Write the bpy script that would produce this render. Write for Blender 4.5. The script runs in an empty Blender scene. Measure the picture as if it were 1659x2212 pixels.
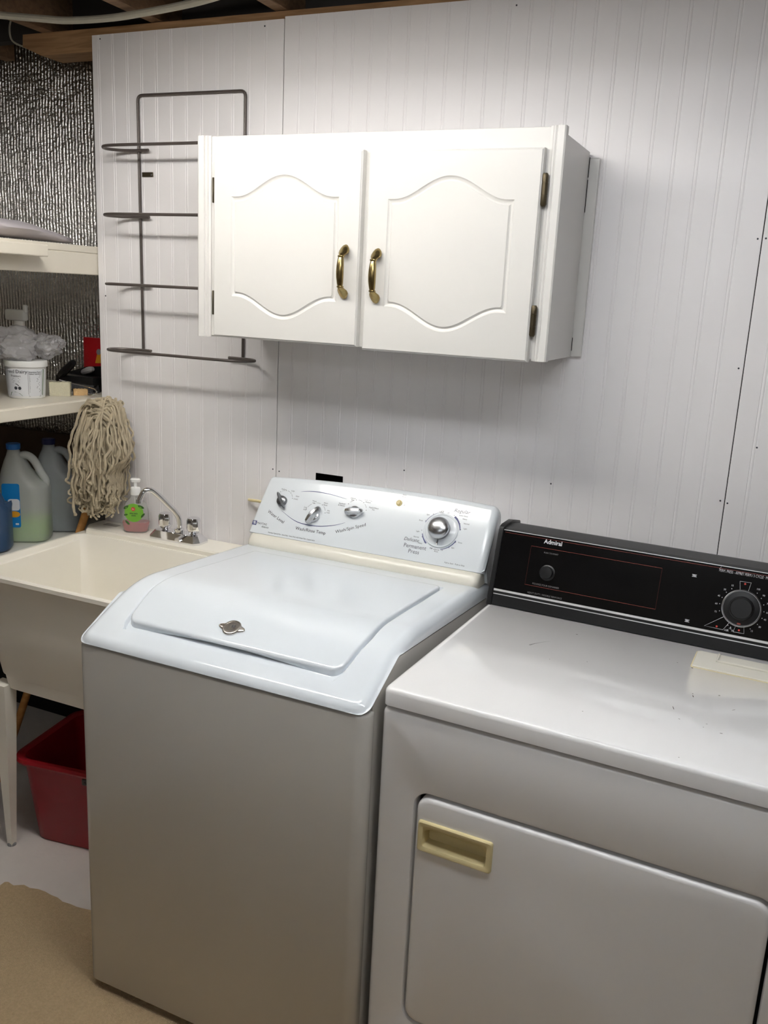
import bpy, bmesh, math, random
from mathutils import Matrix, Vector, noise
random.seed(7)
PI = math.pi
scn = bpy.context.scene
COL = scn.collection

# ------------------------------------------------------------------ camera, world, exposure
cam_d = bpy.data.cameras.new('camera')
cam_d.sensor_fit = 'HORIZONTAL'; cam_d.sensor_width = 36.0
cam_d.lens = 1915.08 * 36.0 / 1659.0
cam_d.clip_start = 0.05
cam = bpy.data.objects.new('camera', cam_d); COL.objects.link(cam)
_R = Vector((0.91088795, 0.40986666, 0.04787959))
_U = Vector((-0.14027632, 0.19843445, 0.97002388))
_F = Vector((-0.38807949, 0.89029944, -0.23824614))
_M = Matrix((_R, _U, -_F)).transposed().to_4x4()
_M.translation = Vector((1.30205, -2.18779, 1.64570))
cam.matrix_world = _M
scn.camera = cam

world = bpy.data.worlds.new('world'); scn.world = world
world.use_nodes = True
world.node_tree.nodes['Background'].inputs[0].default_value = (0.9, 0.92, 1.0, 1)
world.node_tree.nodes['Background'].inputs[1].default_value = 0.02

vs = scn.view_settings
vs.view_transform = 'Standard'; vs.look = 'None'; vs.gamma = 1.0
vs.use_curve_mapping = False
vs.exposure = 0.80
TUBE_MAIN = 21.0      # strength of the twin-tube shop light above the machines
TUBE_SIDE = 15.0      # strength of the one in front of the dryer
TUBE_FILL = 7.0      # strength of the unseen fill lamp added behind the camera

# ------------------------------------------------------------------ helpers
def srgb(r, g, b):
    f = lambda c: (c/255/12.92) if c/255 <= 0.04045 else ((c/255+0.055)/1.055)**2.4
    return (f(r), f(g), f(b), 1.0)

def mat(name, col, rough=0.5, metal=0.0, noise_s=None, noise_a=0.06, bump=0.0, bump_s=80.0,
        coat=0.0, trans=0.0, emit=None, alpha_mix=None, spec=0.5, ior=1.5):
    m = bpy.data.materials.new(name); m.use_nodes = True
    nt = m.node_tree; b = nt.nodes['Principled BSDF']
    b.inputs['Base Color'].default_value = col
    b.inputs['Roughness'].default_value = rough
    b.inputs['Metallic'].default_value = metal
    b.inputs['IOR'].default_value = ior
    b.inputs['Specular IOR Level'].default_value = spec
    b.inputs['Coat Weight'].default_value = coat
    b.inputs['Coat Roughness'].default_value = 0.05
    b.inputs['Transmission Weight'].default_value = trans
    tc = nt.nodes.new('ShaderNodeTexCoord')
    ns = nt.nodes.new('ShaderNodeTexNoise')
    ns.inputs['Scale'].default_value = noise_s or 6.0
    ns.inputs['Detail'].default_value = 5
    nt.links.new(tc.outputs['Object'], ns.inputs['Vector'])
    rp = nt.nodes.new('ShaderNodeMapRange')
    rp.inputs[3].default_value = 1 - noise_a; rp.inputs[4].default_value = 1 + noise_a
    nt.links.new(ns.outputs['Fac'], rp.inputs[0])
    mx = nt.nodes.new('ShaderNodeVectorMath'); mx.operation = 'SCALE'
    mx.inputs[0].default_value = col[:3]
    nt.links.new(rp.outputs[0], mx.inputs['Scale'])
    nt.links.new(mx.outputs[0], b.inputs['Base Color'])
    if bump:
        n2 = nt.nodes.new('ShaderNodeTexNoise'); n2.inputs['Scale'].default_value = bump_s
        n2.inputs['Detail'].default_value = 4
        nt.links.new(tc.outputs['Object'], n2.inputs['Vector'])
        bp = nt.nodes.new('ShaderNodeBump'); bp.inputs['Strength'].default_value = bump
        bp.inputs['Distance'].default_value = 0.004
        nt.links.new(n2.outputs['Fac'], bp.inputs['Height'])
        nt.links.new(bp.outputs[0], b.inputs['Normal'])
    if emit:
        b.inputs['Emission Color'].default_value = emit[0]
        b.inputs['Emission Strength'].default_value = emit[1]
    if alpha_mix is not None:
        tr = nt.nodes.new('ShaderNodeBsdfTransparent')
        tr.inputs[0].default_value = (0.97, 0.97, 0.97, 1)
        ms = nt.nodes.new('ShaderNodeMixShader'); ms.inputs[0].default_value = alpha_mix
        out = nt.nodes['Material Output']
        nt.links.new(tr.outputs[0], ms.inputs[1]); nt.links.new(b.outputs[0], ms.inputs[2])
        nt.links.new(ms.outputs[0], out.inputs['Surface'])
    return m

def foil_material():
    m = bpy.data.materials.new('foil_insulation'); m.use_nodes = True
    nt = m.node_tree; b = nt.nodes['Principled BSDF']
    b.inputs['Metallic'].default_value = 1.0
    b.inputs['Roughness'].default_value = 0.26
    b.inputs['Base Color'].default_value = (0.72, 0.70, 0.67, 1)
    tc = nt.nodes.new('ShaderNodeTexCoord')
    w = nt.nodes.new('ShaderNodeTexWave'); w.bands_direction = 'X'
    w.inputs['Scale'].default_value = 23; w.inputs['Distortion'].default_value = 2.4
    w.inputs['Detail'].default_value = 1.5; w.inputs['Detail Scale'].default_value = 1.2
    nt.links.new(tc.outputs['Object'], w.inputs['Vector'])
    n3 = nt.nodes.new('ShaderNodeTexNoise'); n3.inputs['Scale'].default_value = 95; n3.inputs['Detail'].default_value = 2.5
    nt.links.new(tc.outputs['Object'], n3.inputs['Vector'])
    n4 = nt.nodes.new('ShaderNodeTexNoise'); n4.inputs['Scale'].default_value = 5; n4.inputs['Detail'].default_value = 2
    nt.links.new(tc.outputs['Object'], n4.inputs['Vector'])
    a = nt.nodes.new('ShaderNodeMath'); a.operation = 'MULTIPLY_ADD'; a.inputs[1].default_value = 1.1
    nt.links.new(n3.outputs['Fac'], a.inputs[0]); nt.links.new(w.outputs['Fac'], a.inputs[2])
    a2 = nt.nodes.new('ShaderNodeMath'); a2.operation = 'MULTIPLY_ADD'; a2.inputs[1].default_value = 4.0
    nt.links.new(n4.outputs['Fac'], a2.inputs[0]); nt.links.new(a.outputs[0], a2.inputs[2])
    bp = nt.nodes.new('ShaderNodeBump'); bp.inputs['Strength'].default_value = 1.0; bp.inputs['Distance'].default_value = 0.0042
    nt.links.new(a2.outputs[0], bp.inputs['Height'])
    nt.links.new(bp.outputs[0], b.inputs['Normal'])
    return m

def wood_material(name, c1, c2):
    m = bpy.data.materials.new(name); m.use_nodes = True
    nt = m.node_tree; b = nt.nodes['Principled BSDF']; b.inputs['Roughness'].default_value = 0.7
    tc = nt.nodes.new('ShaderNodeTexCoord'); mp = nt.nodes.new('ShaderNodeMapping')
    mp.inputs['Scale'].default_value = (2.0, 14, 22)
    nt.links.new(tc.outputs['Object'], mp.inputs[0])
    n = nt.nodes.new('ShaderNodeTexNoise'); n.inputs['Scale'].default_value = 3; n.inputs['Detail'].default_value = 6
    n.inputs['Distortion'].default_value = 1.0
    nt.links.new(mp.outputs[0], n.inputs['Vector'])
    r = nt.nodes.new('ShaderNodeValToRGB'); r.color_ramp.elements[0].position = 0.3; r.color_ramp.elements[1].position = 0.7
    r.color_ramp.elements[0].color = c1; r.color_ramp.elements[1].color = c2
    nt.links.new(n.outputs['Fac'], r.inputs[0]); nt.links.new(r.outputs[0], b.inputs['Base Color'])
    return m

M = {}
M['wall'] = mat('painted_beadboard', srgb(237, 234, 234), 0.42, noise_s=3, noise_a=0.02)
M['cab'] = mat('cabinet_paint', srgb(211, 209, 205), 0.32, noise_s=5, noise_a=0.015)
M['washer'] = mat('washer_enamel', srgb(226, 232, 238), 0.14, noise_s=4, noise_a=0.01, coat=0.4)
M['washer_shaded'] = mat('washer_enamel_shaded', srgb(208, 205, 199), 0.24, noise_s=4, noise_a=0.01, coat=0.2)  # same enamel as the top, with dimness and warm bounce put into its colour
M['console_white'] = mat('console_plastic', srgb(226, 231, 235), 0.2, noise_s=4, noise_a=0.01, coat=0.25)
M['cream'] = mat('cream_plastic', srgb(230, 226, 214), 0.25, noise_s=8, noise_a=0.02)
M['cream_dark'] = mat('aged_cream_plastic', srgb(224, 209, 160), 0.4, noise_s=20, noise_a=0.06)
M['dryer'] = mat('dryer_enamel', srgb(238, 237, 237), 0.11, noise_s=5, noise_a=0.015, coat=0.2)
M['black'] = mat('black_plastic', srgb(24, 24, 25), 0.35, noise_s=30, noise_a=0.1)
M['black_gloss'] = mat('black_glass_panel', srgb(13, 13, 14), 0.12, noise_s=30, noise_a=0.05)
M['black_matte'] = mat('black_texture', srgb(52, 52, 52), 0.5, bump=0.3, bump_s=900)
M['void'] = mat('cavity_shade', srgb(14, 13, 12), 0.9)  # near-black colour stands in for shade inside gaps and recesses
M['chrome'] = mat('chrome', (0.82, 0.82, 0.84, 1), 0.06, 1.0)
M['silver'] = mat('satin_silver', (0.55, 0.56, 0.58, 1), 0.26, 1.0)
M['steel_dark'] = mat('gunmetal_knob', (0.20, 0.205, 0.215, 1), 0.3, 0.8)
M['strip'] = mat('bright_trim_strip', (0.86, 0.86, 0.86, 1), 0.35, 0.5)
M['nickel'] = mat('nickel_emblem', (0.62, 0.58, 0.54, 1), 0.24, 1.0)
M['wire'] = mat('rack_wire', srgb(92, 84, 80), 0.42, 0.35, noise_s=60, noise_a=0.15)
M['brass'] = mat('antique_brass', (0.34, 0.255, 0.11, 1), 0.26, 1.0, noise_s=90, noise_a=0.35)
M['bronze'] = mat('dark_bronze_hinge', (0.095, 0.075, 0.045, 1), 0.42, 0.8, noise_s=60, noise_a=0.25)
M['foil'] = foil_material()
M['wood'] = wood_material('pine_plate', srgb(140, 104, 70), srgb(178, 140, 100))
M['joist'] = wood_material('joist_wood', srgb(120, 92, 68), srgb(150, 120, 90))
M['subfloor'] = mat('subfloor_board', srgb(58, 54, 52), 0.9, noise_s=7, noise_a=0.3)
M['handle_wood'] = wood_material('mop_handle_wood', srgb(170, 116, 56), srgb(196, 142, 78))
M['shelf'] = mat('shelf_paint', srgb(226, 219, 204), 0.42, noise_s=6, noise_a=0.03)
M['shelf_grey'] = mat('shelf_laminate', srgb(214, 212, 205), 0.5, noise_s=6, noise_a=0.03)
M['hardboard'] = mat('brown_hardboard', srgb(92, 72, 58), 0.8, noise_s=9, noise_a=0.1)
M['concrete'] = mat('painted_concrete', srgb(214, 207, 202), 0.75, noise_s=9, noise_a=0.10, bump=0.35, bump_s=45)
M['carpet'] = mat('beige_carpet', srgb(192, 168, 132), 0.95, noise_s=160, noise_a=0.22, bump=1.0, bump_s=420)
M['room_wall'] = mat('room_wall_paint', srgb(158, 150, 141), 0.8, noise_s=3, noise_a=0.05)
M['sink'] = mat('sink_plastic', srgb(250, 245, 233), 0.35, noise_s=5, noise_a=0.02)
M['mop'] = mat('cotton_yarn', srgb(216, 201, 172), 0.95, noise_s=60, noise_a=0.22, bump=0.9, bump_s=900)
M['red'] = mat('red_plastic', srgb(150, 18, 30), 0.4, noise_s=8, noise_a=0.06)
M['red_bag'] = mat('red_foil_bag', srgb(196, 16, 30), 0.28, noise_s=20, noise_a=0.08, bump=0.5, bump_s=25)
M['jug'] = mat('milky_jug_plastic', srgb(226, 230, 226), 0.35, noise_s=8, noise_a=0.03, alpha_mix=0.42)
M['jug_clear'] = mat('cloudy_jug_plastic', srgb(200, 206, 208), 0.35, noise_s=8, noise_a=0.03, alpha_mix=0.5)
M['green_liquid'] = mat('green_cleaner', srgb(150, 205, 60), 0.2, noise_s=5, noise_a=0.04)
M['grey_liquid'] = mat('clear_cleaner', srgb(142, 152, 158), 0.2, noise_s=5, noise_a=0.04)
M['blue_jug'] = mat('blue_jug_plastic', srgb(52, 78, 112), 0.4, noise_s=5, noise_a=0.05)
M['cap_blue'] = mat('blue_cap', srgb(24, 92, 168), 0.4)
M['cap_navy'] = mat('navy_cap', srgb(34, 38, 82), 0.4)
M['label_blue'] = mat('blue_label_print', srgb(20, 128, 200), 0.4)
M['label_navy'] = mat('navy_label_print', srgb(30, 34, 84), 0.4)
M['label_white'] = mat('white_label_print', srgb(226, 228, 232), 0.45, noise_s=9, noise_a=0.02)
M['lemon'] = mat('yellow_print', srgb(226, 160, 40), 0.45)
M['lime'] = mat('green_label_print', srgb(122, 186, 62), 0.45, noise_s=30, noise_a=0.08)
M['leaf'] = mat('leaf_print', srgb(60, 104, 44), 0.5, noise_s=60, noise_a=0.2)
M['soap_clear'] = mat('clear_soap_bottle', srgb(222, 226, 222), 0.12, alpha_mix=0.28)
M['soap_red'] = mat('red_soap', srgb(186, 84, 86), 0.15, noise_s=6, noise_a=0.04)
M['white_plastic'] = mat('white_plastic', srgb(238, 238, 236), 0.35)
M['tub_plastic'] = mat('tub_plastic', srgb(232, 232, 230), 0.35, noise_s=8, noise_a=0.02)
M['bag'] = mat('clear_plastic_bag', srgb(206, 204, 206), 0.18, noise_s=14, noise_a=0.08, alpha_mix=0.5, bump=0.9, bump_s=22)
M['sheet'] = mat('grey_plastic_sheet', srgb(186, 180, 184), 0.35, noise_s=6, noise_a=0.06, bump=0.5, bump_s=10)
M['sponge'] = mat('pale_sponge', srgb(214, 208, 182), 0.9, noise_s=90, noise_a=0.08, bump=0.6, bump_s=260)
M['tan_block'] = mat('tan_sponge', srgb(214, 178, 128), 0.9, noise_s=90, noise_a=0.08, bump=0.6, bump_s=260)
M['bristle'] = mat('black_bristle', srgb(30, 28, 30), 0.6, noise_s=120, noise_a=0.3)
M['grey_plastic'] = mat('grey_handle_plastic', srgb(150, 148, 148), 0.4)
M['cable'] = mat('dusty_cable', srgb(188, 184, 168), 0.7, noise_s=30, noise_a=0.15)
M['print_grey'] = mat('grey_print', srgb(92, 94, 104), 0.5)
M['print_dark'] = mat('dark_print', srgb(52, 54, 62), 0.5)
M['print_blue'] = mat('blue_print', srgb(84, 88, 132), 0.5)
M['print_white'] = mat('white_print', srgb(205, 205, 208), 0.5)
M['print_dim'] = mat('dim_print', srgb(128, 126, 126), 0.5)
M['print_red'] = mat('red_print', srgb(150, 72, 60), 0.5)
M['dot_red'] = mat('red_dot_print', srgb(214, 74, 62), 0.5)
M['chip'] = mat('rust_chip', srgb(70, 58, 50), 0.8, noise_s=200, noise_a=0.3)
M['scratch'] = mat('grey_scratch', srgb(132, 130, 130), 0.7)
M['can'] = mat('blue_spray_can', srgb(40, 56, 104), 0.35, noise_s=4, noise_a=0.05)
M['yellow'] = mat('yellow_band', srgb(206, 210, 40), 0.4)
M['hood'] = mat('fixture_white_metal', srgb(225, 225, 222), 0.4)
M['tube'] = mat('fluorescent_tube', (1, 1, 1, 1), 0.4, emit=((1.0, 0.97, 0.925, 1), TUBE_MAIN))
M['tube_side'] = mat('fluorescent_tube_side', (1, 1, 1, 1), 0.4, emit=((0.93, 0.96, 1.0, 1), TUBE_SIDE))
M['tube_fill'] = mat('fluorescent_tube_fill', (1, 1, 1, 1), 0.4, emit=((0.93, 0.96, 1.0, 1), TUBE_FILL))

# ---- mesh building
def finish(name, bm, material, parent=None, smooth=32, base=None, kind=None):
    if base is not None:
        bmesh.ops.translate(bm, verts=bm.verts, vec=-Vector(base))
    bmesh.ops.recalc_face_normals(bm, faces=bm.faces)
    me = bpy.data.meshes.new(name); bm.to_mesh(me); bm.free()
    me.materials.append(M[material] if isinstance(material, str) else material)
    if smooth:
        me.shade_smooth(); me.set_sharp_from_angle(angle=math.radians(smooth))
    o = bpy.data.objects.new(name, me); COL.objects.link(o)
    if parent is not None: o.parent = parent
    elif base is not None: o.location = base
    if kind: o['kind'] = kind
    return o

def tag(o, label, cat, group=None, kind=None):
    o['label'] = label; o['category'] = cat
    if group: o['group'] = group
    if kind: o['kind'] = kind
    return o

def thing(name, label, cat, loc=(0, 0, 0), rz=0.0, group=None, kind=None):
    o = bpy.data.objects.new(name, None); COL.objects.link(o)
    o.empty_display_size = 0.05
    o.location = loc; o.rotation_euler = (0, 0, rz)
    tag(o, label, cat, group, kind)
    return o

def part(root, name, bm, material, smooth=32, world=True, kind=None):
    """mesh child of root; geometry in world coordinates unless world=False (root-local)"""
    if world and root is not None:
        base = root
        loc = Vector((0, 0, 0))
        while base is not None:
            loc = loc + Vector(base.location); base = base.parent
        bmesh.ops.translate(bm, verts=bm.verts, vec=-loc)
    return finish(name, bm, material, root, smooth, None, kind)

def B(): return bmesh.new()

def box(bm, x0, x1, y0, y1, z0, z1, r=0.0, seg=2):
    vs_ = [bm.verts.new(p) for p in ((x0,y0,z0),(x1,y0,z0),(x1,y1,z0),(x0,y1,z0),(x0,y0,z1),(x1,y0,z1),(x1,y1,z1),(x0,y1,z1))]
    fs = [bm.faces.new([vs_[i] for i in f]) for f in ((0,3,2,1),(4,5,6,7),(0,1,5,4),(1,2,6,5),(2,3,7,6),(3,0,4,7))]
    if r > 0:
        es = list({e for f in fs for e in f.edges})
        bmesh.ops.bevel(bm, geom=es, offset=r, segments=seg, profile=0.5, affect='EDGES')
    return vs_

def loft(bm, loops, cap0=True, cap1=True, closed=True):
    rows = [[bm.verts.new(p) for p in lp] for lp in loops]
    n = len(rows[0])
    for a, b in zip(rows[:-1], rows[1:]):
        for i in range(n if closed else n-1):
            j = (i+1) % n
            try: bm.faces.new((a[i], a[j], b[j], b[i]))
            except ValueError: pass
    if cap0: bm.faces.new(rows[0][::-1])
    if cap1: bm.faces.new(rows[-1])
    return rows

def tube(bm, pts, r, seg=8, caps=True):
    pts = [Vector(p) for p in pts]
    rs = r if isinstance(r, (list, tuple)) else [r]*len(pts)
    tang = []
    for i in range(len(pts)):
        a = pts[max(i-1, 0)]; b = pts[min(i+1, len(pts)-1)]
        tang.append((b-a).normalized())
    up = Vector((0, 0, 1)) if abs(tang[0].z) < 0.9 else Vector((1, 0, 0))
    nrm = (up - tang[0]*up.dot(tang[0])).normalized()
    loops = []
    for p, t, rr in zip(pts, tang, rs):
        nrm = (nrm - t*nrm.dot(t)).normalized()
        bn = t.cross(nrm)
        loops.append([p + nrm*math.cos(2*PI*k/seg)*rr + bn*math.sin(2*PI*k/seg)*rr for k in range(seg)])
    loft(bm, loops, caps, caps)

def lathe(bm, prof, c=(0, 0, 0), seg=24, axis=None):
    """prof = [(r, h)]; axis = (A, X, Y) vectors: h along A, circle in X,Y"""
    A, X, Y = axis or (Vector((0,0,1)), Vector((1,0,0)), Vector((0,1,0)))
    c = Vector(c)
    loops = [[c + A*h + X*math.cos(2*PI*k/seg)*r + Y*math.sin(2*PI*k/seg)*r for k in range(seg)] for r, h in prof]
    loft(bm, loops)

def rrect(x0, x1, y0, y1, r, n=6):
    """rounded rectangle loop, counter-clockwise, 4*(n+1) points"""
    r = min(r, (x1-x0)/2-1e-5, (y1-y0)/2-1e-5)
    pts = []
    for cx, cy, a0 in ((x1-r, y1-r, 0), (x0+r, y1-r, PI/2), (x0+r, y0+r, PI), (x1-r, y0+r, 1.5*PI)):
        for k in range(n+1):
            a = a0 + PI/2*k/n
            pts.append((cx+r*math.cos(a), cy+r*math.sin(a)))
    return pts

def smooth_path(pts, n=8):
    """Catmull-Rom"""
    P_ = [Vector(p) for p in pts]; out = []
    for i in range(len(P_)-1):
        p0 = P_[max(i-1, 0)]; p1 = P_[i]; p2 = P_[i+1]; p3 = P_[min(i+2, len(P_)-1)]
        for k in range(n):
            t = k/n
            out.append(0.5*((2*p1)+(p2-p0)*t+(2*p0-5*p1+4*p2-p3)*t*t+(3*p1-p0-3*p2+p3)*t**3))
    out.append(P_[-1]); return out

def radial(poly, c, angs):
    """points where rays from c at the given angles leave a star-shaped polygon"""
    out = []; n = len(poly)
    for a in angs:
        dx, dy = math.cos(a), math.sin(a); best = None
        for i in range(n):
            x1, y1 = poly[i][0]-c[0], poly[i][1]-c[1]
            x2, y2 = poly[(i+1) % n][0]-c[0], poly[(i+1) % n][1]-c[1]
            ex, ey = x2-x1, y2-y1
            den = dx*ey-dy*ex
            if abs(den) < 1e-14: continue
            t = (x1*ey-y1*ex)/den; s = (x1*dy-y1*dx)/den
            if t > 0 and -1e-9 <= s <= 1+1e-9 and (best is None or t > best): best = t
        out.append((c[0]+dx*(best or 0), c[1]+dy*(best or 0)))
    return out

def angle_list(polys, c, n=72):
    s = {round(-PI+2*PI*k/n, 6) for k in range(n)}
    for p in polys:
        for q in p: s.add(round(math.atan2(q[1]-c[1], q[0]-c[0]), 6))
    s = sorted(s); out = [s[0]]
    for a in s[1:]:
        if a-out[-1] > 1e-4: out.append(a)
    if out[-1]-out[0] > 2*PI-1e-4: out.pop()
    return out

def text_geo(txt, size, bold=0.0, sx=1.0, slant=0.0):
    """flat text: list of 2-D verts and triangles, centred"""
    cu = bpy.data.curves.new('t', 'FONT'); cu.body = txt; cu.size = size
    cu.align_x = 'CENTER'; cu.align_y = 'CENTER'; cu.resolution_u = 2; cu.offset = bold; cu.shear = slant
    ob = bpy.data.objects.new('t', cu); COL.objects.link(ob)
    dg = bpy.context.evaluated_depsgraph_get()
    me = bpy.data.meshes.new_from_object(ob.evaluated_get(dg))
    V = [(v.co.x*sx, v.co.y) for v in me.vertices]; Fc = [tuple(p.vertices) for p in me.polygons]
    bpy.data.objects.remove(ob); bpy.data.curves.remove(cu); bpy.data.meshes.remove(me)
    return V, Fc

def put_flat(bm, V, Fc, fn):
    vv = [bm.verts.new(fn(x, y)) for x, y in V]
    for f in Fc:
        try: bm.faces.new([vv[i] for i in f])
        except ValueError: pass

def put_text(bm, txt, size, x, y, fn, rot=0.0, bold=0.0, sx=1.0, slant=0.0):
    V, Fc = text_geo(txt, size, bold, sx, slant)
    c, s = math.cos(rot), math.sin(rot)
    put_flat(bm, [(x+a*c-b*s, y+a*s+b*c) for a, b in V], Fc, fn)

def put_poly(bm, pts, fn): put_flat(bm, pts, [tuple(range(len(pts)))], fn)

def put_stroke(bm, pts, w, fn, closed=False):
    """flat ribbon along a 2-D polyline; w number or list"""
    n = len(pts); ws = w if isinstance(w, (list, tuple)) else [w]*n
    L, R_ = [], []
    for i in range(n):
        a = pts[(i-1) % n] if closed else pts[max(i-1, 0)]
        b = pts[(i+1) % n] if closed else pts[min(i+1, n-1)]
        tx, ty = b[0]-a[0], b[1]-a[1]; l = math.hypot(tx, ty) or 1
        nx, ny = -ty/l*ws[i]/2, tx/l*ws[i]/2
        L.append((pts[i][0]+nx, pts[i][1]+ny)); R_.append((pts[i][0]-nx, pts[i][1]-ny))
    V = L+R_; Fc = [(i, (i+1) % n, n+(i+1) % n, n+i) for i in range(n if closed else n-1)]
    put_flat(bm, V, Fc, fn)

def arc(cx, cy, r, a0, a1, n=24, ry=None):
    return [(cx+r*math.cos(a0+(a1-a0)*k/n), cy+(ry or r)*math.sin(a0+(a1-a0)*k/n)) for k in range(n+1)]

def disc(cx, cy, r, n=12): return [(cx+r*math.cos(2*PI*k/n), cy+r*math.sin(2*PI*k/n)) for k in range(n)]

# ================================================================== THE ROOM
XR, YF, ZC = 3.2, -4.2, 2.59
bm = B(); box(bm, -1.95, XR, YF, 0.33, -0.12, 0.0)
o = finish('floor', bm, 'concrete', base=(0, 0, -0.12), smooth=None)
tag(o, 'white painted concrete floor under the sink and machines', 'floor', kind='structure')

bm = B(); box(bm, -1.95, XR, YF, 0.33, ZC, ZC+0.05)
ceil = finish('ceiling', bm, 'subfloor', base=(0, 0, ZC), smooth=None)
tag(ceil, 'dark unfinished basement ceiling with open joists', 'ceiling', kind='structure')
for k in range(-3, 8):
    x = -0.80 + 0.40*(k+1)
    bm = B(); box(bm, x-0.036, x+0.002, YF, 0.26, 2.347, ZC-0.001, 0.002, 1)
    part(ceil, 'joist', bm, 'joist', smooth=None)
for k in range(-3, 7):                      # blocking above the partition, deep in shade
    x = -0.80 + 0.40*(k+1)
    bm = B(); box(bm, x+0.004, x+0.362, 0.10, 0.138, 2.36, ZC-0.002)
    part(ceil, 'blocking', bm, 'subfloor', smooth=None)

# foil-faced insulation on the foundation wall (left, set back behind the partition)
bm = B(); box(bm, -1.95, XR, 0.27, 0.33, 0, ZC); box(bm, -1.95, -1.89, YF, 0.27, 0, ZC)
o = finish('wall_left', bm, 'foil', base=(-1.92, 0.3, 0), smooth=None)
tag(o, 'crinkled silver foil insulation on the wall behind the shelves', 'wall', kind='structure')
bm = B(); box(bm, XR, XR+0.06, YF, 0.33, 0, ZC)
tag(finish('wall_right', bm, 'room_wall', base=(XR, 0, 0), smooth=None), 'beige side wall of the laundry room', 'wall', kind='structure')
bm = B(); box(bm, -1.95, XR, YF-0.06, YF, 0, ZC)
tag(finish('wall_front', bm, 'room_wall', base=(0, YF, 0), smooth=None), 'beige wall on the far side of the laundry room', 'wall', kind='structure')

# partition with beadboard panels
bm = B(); box(bm, -0.62, XR, 0.075, 0.095, 0.0, 2.283)
wall = finish('wall_back', bm, 'void', base=(0, 0.085, 0), smooth=None)
tag(wall, 'white beadboard partition wall behind the washer and dryer', 'wall', kind='structure')
def panel(x0, x1, z1, hole=None):
    prof = [(x0, 0.006), (x0, 0.0006), (x0+0.0012, 0.0)]
    k = math.ceil((x0+0.02)/0.0508)
    while 0.0508*k-0.004 < x1-0.012:
        g = 0.0508*k-0.004
        for dx, dy in ((-0.0048, 0), (-0.0036, 0.0008), (-0.0022, 0.0001), (0, -0.0003), (0.0022, 0.0001), (0.0036, 0.0008), (0.0048, 0)):
            prof.append((g+dx, dy))
        k += 1
    prof += [(x1-0.0012, 0.0), (x1, 0.0006), (x1, 0.006)]
    zs = [0.0, z1]
    if hole:
        zs = [0.0, hole[2], hole[3], z1]
        for hx in hole[:2]: prof.append((hx, 0.0))
        prof = prof[:3] + sorted(prof[3:-5]+prof[-2:]) + prof[-5:-2]
    b = B()
    rows = [[b.verts.new((x, y, z)) for x, y in prof] for z in zs]
    for r in range(len(zs)-1):
        for i in range(len(prof)-1):
            if hole and r == 1 and hole[0]-1e-6 <= prof[i][0] and prof[i+1][0] <= hole[1]+1e-6: continue
            b.faces.new((rows[r][i], rows[r][i+1], rows[r+1][i+1], rows[r+1][i]))
    return part(wall, 'panel', b, 'wall', smooth=None)
panel(-0.637, -0.0012, 2.3245)
panel(0.0012, 1.2182, 2.3295, hole=(0.131, 0.2177, 1.05, 1.1440))
panel(1.2202, 2.437, 2.333)
panel(2.439, 3.19, 2.333)
for x, z in ((-0.607, 2.3137), (-0.0595, 2.311), (-0.6114, 1.6005), (-0.0105, 1.1369), (0.0107, 1.1332), (0.4019, 1.1846), (0.8053, 1.2001),
             (1.210, 1.803), (1.2265, 1.8042), (1.2085, 1.5209), (1.2095, 1.212), (1.2258, 1.2082), (1.2713, 1.3457), (0.62, 2.31)):
    bm = B(); lathe(bm, [(0.0023, 0.0), (0.0021, 0.0006), (0.001, 0.0009)], (x, 0.0003, z), 8, (Vector((0,-1,0)), Vector((1,0,0)), Vector((0,0,1))))
    part(wall, 'nail', bm, 'print_dark')

bm = B()
prof = [(-0.905, 2.345), (-0.9076, 2.312), (-0.8365, 2.284), (3.19, 2.284), (3.19, 2.345)]
loft(bm, [[(x, 0.007, z) for x, z in prof], [(x, 0.095, z) for x, z in prof]])
o = finish('trim_1', bm, 'wood', base=(0, 0.05, 2.284), smooth=None)
tag(o, 'raw pine top plate along the head of the beadboard wall', 'beam', kind='structure')

# beige carpet with a frayed cut edge
bm = B()
edge = []
n = 150
for k in range(n+1):
    x = -0.462 + (XR-0.1+0.462)*k/n
    edge.append((x, -0.612 - 0.004*math.sin(k*0.9) + random.uniform(-0.004, 0.004) - 0.012*(k < 2)))
left = [(-0.468-0.010*k/8+random.uniform(-0.003, 0.003), -0.63-3.4*k/8) for k in range(9)]
outl = edge + [(XR-0.1, YF+0.15)] + left[::-1]
loft(bm, [[(x, y, 0.0005) for x, y in outl], [(x, y, 0.011) for x, y in outl]])
o = finish('carpet', bm, 'carpet', base=(1.2, -2.0, 0.0005), smooth=None)
tag(o, 'beige low-pile carpet piece with a frayed cut edge on the floor', 'carpet')

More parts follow.
